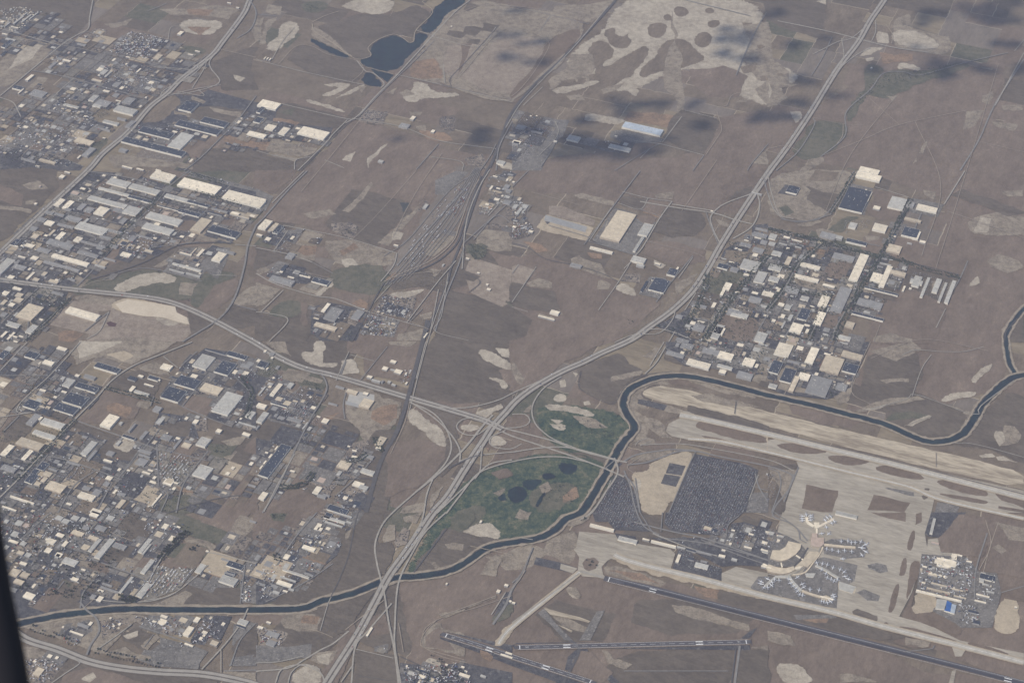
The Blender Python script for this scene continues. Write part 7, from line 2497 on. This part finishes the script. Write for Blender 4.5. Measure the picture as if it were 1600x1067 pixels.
for head, pts, txt in parse(DATA_TERMINAL):
    if head[0] == 'P':
        k = head[1]; h = float(head[2:]); label, cat = txt.split('|')
        prism(cat.replace(' ', '_'), Pn(pts, h-9), GH, h-6, 'wall_tan' if k in 'TO' else 'wall_light', 'roof_'+k, label, cat)
    elif head[0] == 'N':
        k = head[1]; wd, h = (float(x) for x in head[2:].split(',')); label, cat = txt.split('|')
        p = smooth_line(Pn(pts, h-6), 30); a, b_ = ribbon(p, wd/2, -wd/2)
        prism(cat.replace(' ', '_'), np.vstack([a, b_[::-1]]), GH+3, h-4, 'wall_tan' if k in 'TO' else 'wall_light', 'roof_'+k, label, cat)
    elif head == 'V':
        a, b_ = pts; planes.append((a, b_))
    elif head[0] == 'O':
        x, y = P(*pts[0]); e = empty('storage_dome', (x, y, GH+2))
        A = Acc(); n_ = 14; r_ = 14
        for z, rr_ in ((0, 1), (7, 1), (9, .75), (10.3, .35)):
            for i in range(n_): A.V.append((r_*rr_*math.cos(i*math.tau/n_), r_*rr_*math.sin(i*math.tau/n_), z))
        for s in range(3):
            for i in range(n_): A.F.append((s*n_+i, s*n_+(i+1) % n_, (s+1)*n_+(i+1) % n_, (s+1)*n_+i)); A.I.append(0 if s == 0 else 1)
        A.F.append(tuple(range(3*n_, 4*n_))); A.I.append(1)
        W = Acc(); W.V = A.V[:2*n_]; W.F = A.F[:n_]; W.I = [0]*n_; W.build('wall', ['wall_light'], e)
        R = Acc(); R.V = A.V[n_:]; R.F = [tuple(i-n_ for i in f) for f in A.F[n_:]]; R.I = [0]*len(R.F); R.build('roof', ['roof_W'], e)
        npl.setdefault('dome', []).append(e)
for i, e in enumerate(npl.pop('dome', [])):
    tag(e, f'round white domed store, {ORD[i]} from left of four in the cargo area', 'storage dome', 'white domed stores')
by = {}
for a, b_ in planes:
    mx, my = a; j = min(range(len(piers)), key=lambda j: (piers[j][0][0]-mx)**2+(piers[j][0][1]-my)**2)
    by.setdefault(j, []).append((a, b_))
for j, L in by.items():
    L.sort(key=lambda t: t[0][0])
    for i, (a, b_) in enumerate(L):
        pa = Vector(P(*a)); pb = Vector(P(*b_)); d = pb-pa; ang = math.atan2(d.y, d.x)
        big = (a[0] > 1345 and a[1] < 858)
        e = empty('airliner', (pa.x, pa.y, AZ), ang); e.scale = (1.15,)*3 if not big else (1.45,)*3
        label = f'white airliner, {ORD[i]} from left at the {piers[j][1]}' if i < 10 else f'white airliner, last from left at the {piers[j][1]}'
        tag(e, label, 'airliner', 'airliners parked at the terminals')
        for nm_, me in PARTS:
            c = bpy.data.objects.new(nm_, me); COL.objects.link(c); c.parent = e

# ------------------------------------------------------------------ clouds: real puffs above flying height, outside the view; their shadows fall on the plain
m, n, l, b = nodes_of('cloud_thin'); 
b.inputs['Base Color'].default_value = (.9, .9, .9, 1); b.inputs['Roughness'].default_value = 1
t = n.new('ShaderNodeTexNoise'); t.inputs['Scale'].default_value = .0045; t.inputs['Detail'].default_value = 6
geo = n.new('ShaderNodeNewGeometry'); l.new(geo.outputs['Position'], t.inputs['Vector'])
r = n.new('ShaderNodeValToRGB'); e_ = r.color_ramp.elements; e_[0].position = .40; e_[1].position = .62
e_[0].color = (0, 0, 0, 1); e_[1].color = (.86, .86, .86, 1)
l.new(t.outputs['Fac'], r.inputs[0]); l.new(r.outputs[0], b.inputs['Alpha'])
MATS['cloud'] = m
CLOUDS = '''1145,57,26,14 1130,82,12,8 1152,92,15,7 1232,72,18,8 1240,158,16,9 1257,125,18,9 1208,182,34,12 1190,175,20,10 1310,145,16,10 1365,105,14,10 1452,108,30,13
1480,95,34,10 1475,118,18,7 1540,108,20,8 1538,18,48,22 1462,28,26,14 1570,70,18,8 970,152,18,7 985,168,26,10 1035,165,18,8 1083,163,14,8 1092,196,18,10 975,180,16,7
905,215,34,17 935,232,44,14 985,238,30,12 880,240,26,10 760,212,24,11 835,198,20,8 815,205,18,8 800,58,20,8 797,92,16,8 832,66,24,6 838,98,16,7 622,212,11,7 1440,75,14,6 1172,90,14,8 1290,62,14,6 985,222,50,14
800,20,14,5 1600,110,18,12 1210,20,16,8 920,190,20,8'''
CZ = H+650
rs = random.Random(5)
for ci, tok in enumerate(CLOUDS.split()):
    px, py, rx, ry = (float(v) for v in tok.split(','))
    gx, gy = P(px, py); x2, y2 = P(px+rx, py); x3, y3 = P(px, py-ry)
    RX = abs(x2-gx)*1.2; RY = abs(y3-gy)*1.1
    k = (CZ+160)/SUN_DIR.z
    cx, cy = gx+SUN_DIR.x*k, gy+SUN_DIR.y*k
    bm = bmesh.new()
    for q in range(9):
        ox, oy = rs.uniform(-.8, .8)*RX, rs.uniform(-.7, .7)*RY
        s = rs.uniform(.25, .6)
        mt = Matrix.Translation((ox, oy, rs.uniform(-20, 30))) @ Matrix.Diagonal((RX*s, RY*s, min(RX, RY)*s*.5, 1))
        bmesh.ops.create_icosphere(bm, subdivisions=3, radius=1, matrix=mt)
    for v in bm.verts:
        v.co += v.normal*rs.uniform(-.05, .07)*min(RX, RY)
    me = bpy.data.meshes.new('cloud'); bm.to_mesh(me); bm.free(); me.materials.append(MATS['cloud'])
    o = bpy.data.objects.new('cloud', me); COL.objects.link(o); o.location = (cx, cy, CZ+160)
    o['kind'] = 'structure'

# ------------------------------------------------------------------ the aircraft window surround beside the lens
# a moulded rim: a tapering tube-like lip swept along the curved edge, 0.5 m from the lens
edge = [(-26, 700), (-3, 780), (9, 860), (21, 930), (31, 975), (39, 1020), (49, 1075), (60, 1150), (74, 1240)]
D0 = 0.55
right = Vector((1, 0, 0)); fwd = Vector((0, cp, -sp)); up = Vector((0, sp, cp))
base = Vector((0, 0, H))
def cpt(px, py, d): return fwd*d + right*((px-800)/FPX*d) + up*(-(py-533.5)/FPX*d)
rim = Acc(); prof = 10
for (ex, ey) in edge:
    for k in range(prof+1):
        a = math.pi/2*k/prof                         # quarter-round lip, 12 mm radius, then the flat panel
        dx = -.012*(1-math.cos(a)) ; dd = -.012*math.sin(a)
        q = cpt(ex, ey, D0+.012) + right*dx + fwd*dd
        rim.V.append(tuple(q))
    q = cpt(ex, ey, D0) + right*(-.16); rim.V.append(tuple(q))
    q = cpt(ex, ey, D0+.05) + right*(-.16); rim.V.append(tuple(q))
    q = cpt(ex, ey, D0+.05); rim.V.append(tuple(q-right*.004))
m_ = prof+4
for i in range(len(edge)-1):
    for k in range(m_): rim.F.append((i*m_+k, i*m_+(k+1) % m_, (i+1)*m_+(k+1) % m_, (i+1)*m_+k)); rim.I.append(0)
rim.F += [tuple(range(m_)), tuple(range((len(edge)-1)*m_, len(edge)*m_))]; rim.I += [0, 0]
wf = rim.build('window_surround', ['window_frame_plastic']); wf.location = base
for f in wf.data.polygons: f.use_smooth = True
tag(wf, 'dark out of focus edge of the aircraft window at the lower left', 'window surround')

# ------------------------------------------------------------------ the air: even haze round everything
hz = Acc(); hz.box(0, 12500, Z0-3, H+25, 24000, 19500, 0)
hz.F.append((3, 2, 1, 0)); hz.I.append(0)
ho = hz.build('haze', [])
m = bpy.data.materials.new('haze'); m.use_nodes = True; n = m.node_tree.nodes; n.remove(n['Principled BSDF'])
v = n.new('ShaderNodeVolumePrincipled'); v.inputs['Density'].default_value = HAZE_DENSITY; v.inputs['Color'].default_value = (*HAZE_COLOR, 1)
v.inputs['Anisotropy'].default_value = 0.0
m.node_tree.links.new(v.outputs[0], n['Material Output'].inputs['Volume'])
ho.data.materials.append(m); ho['kind'] = 'stuff'
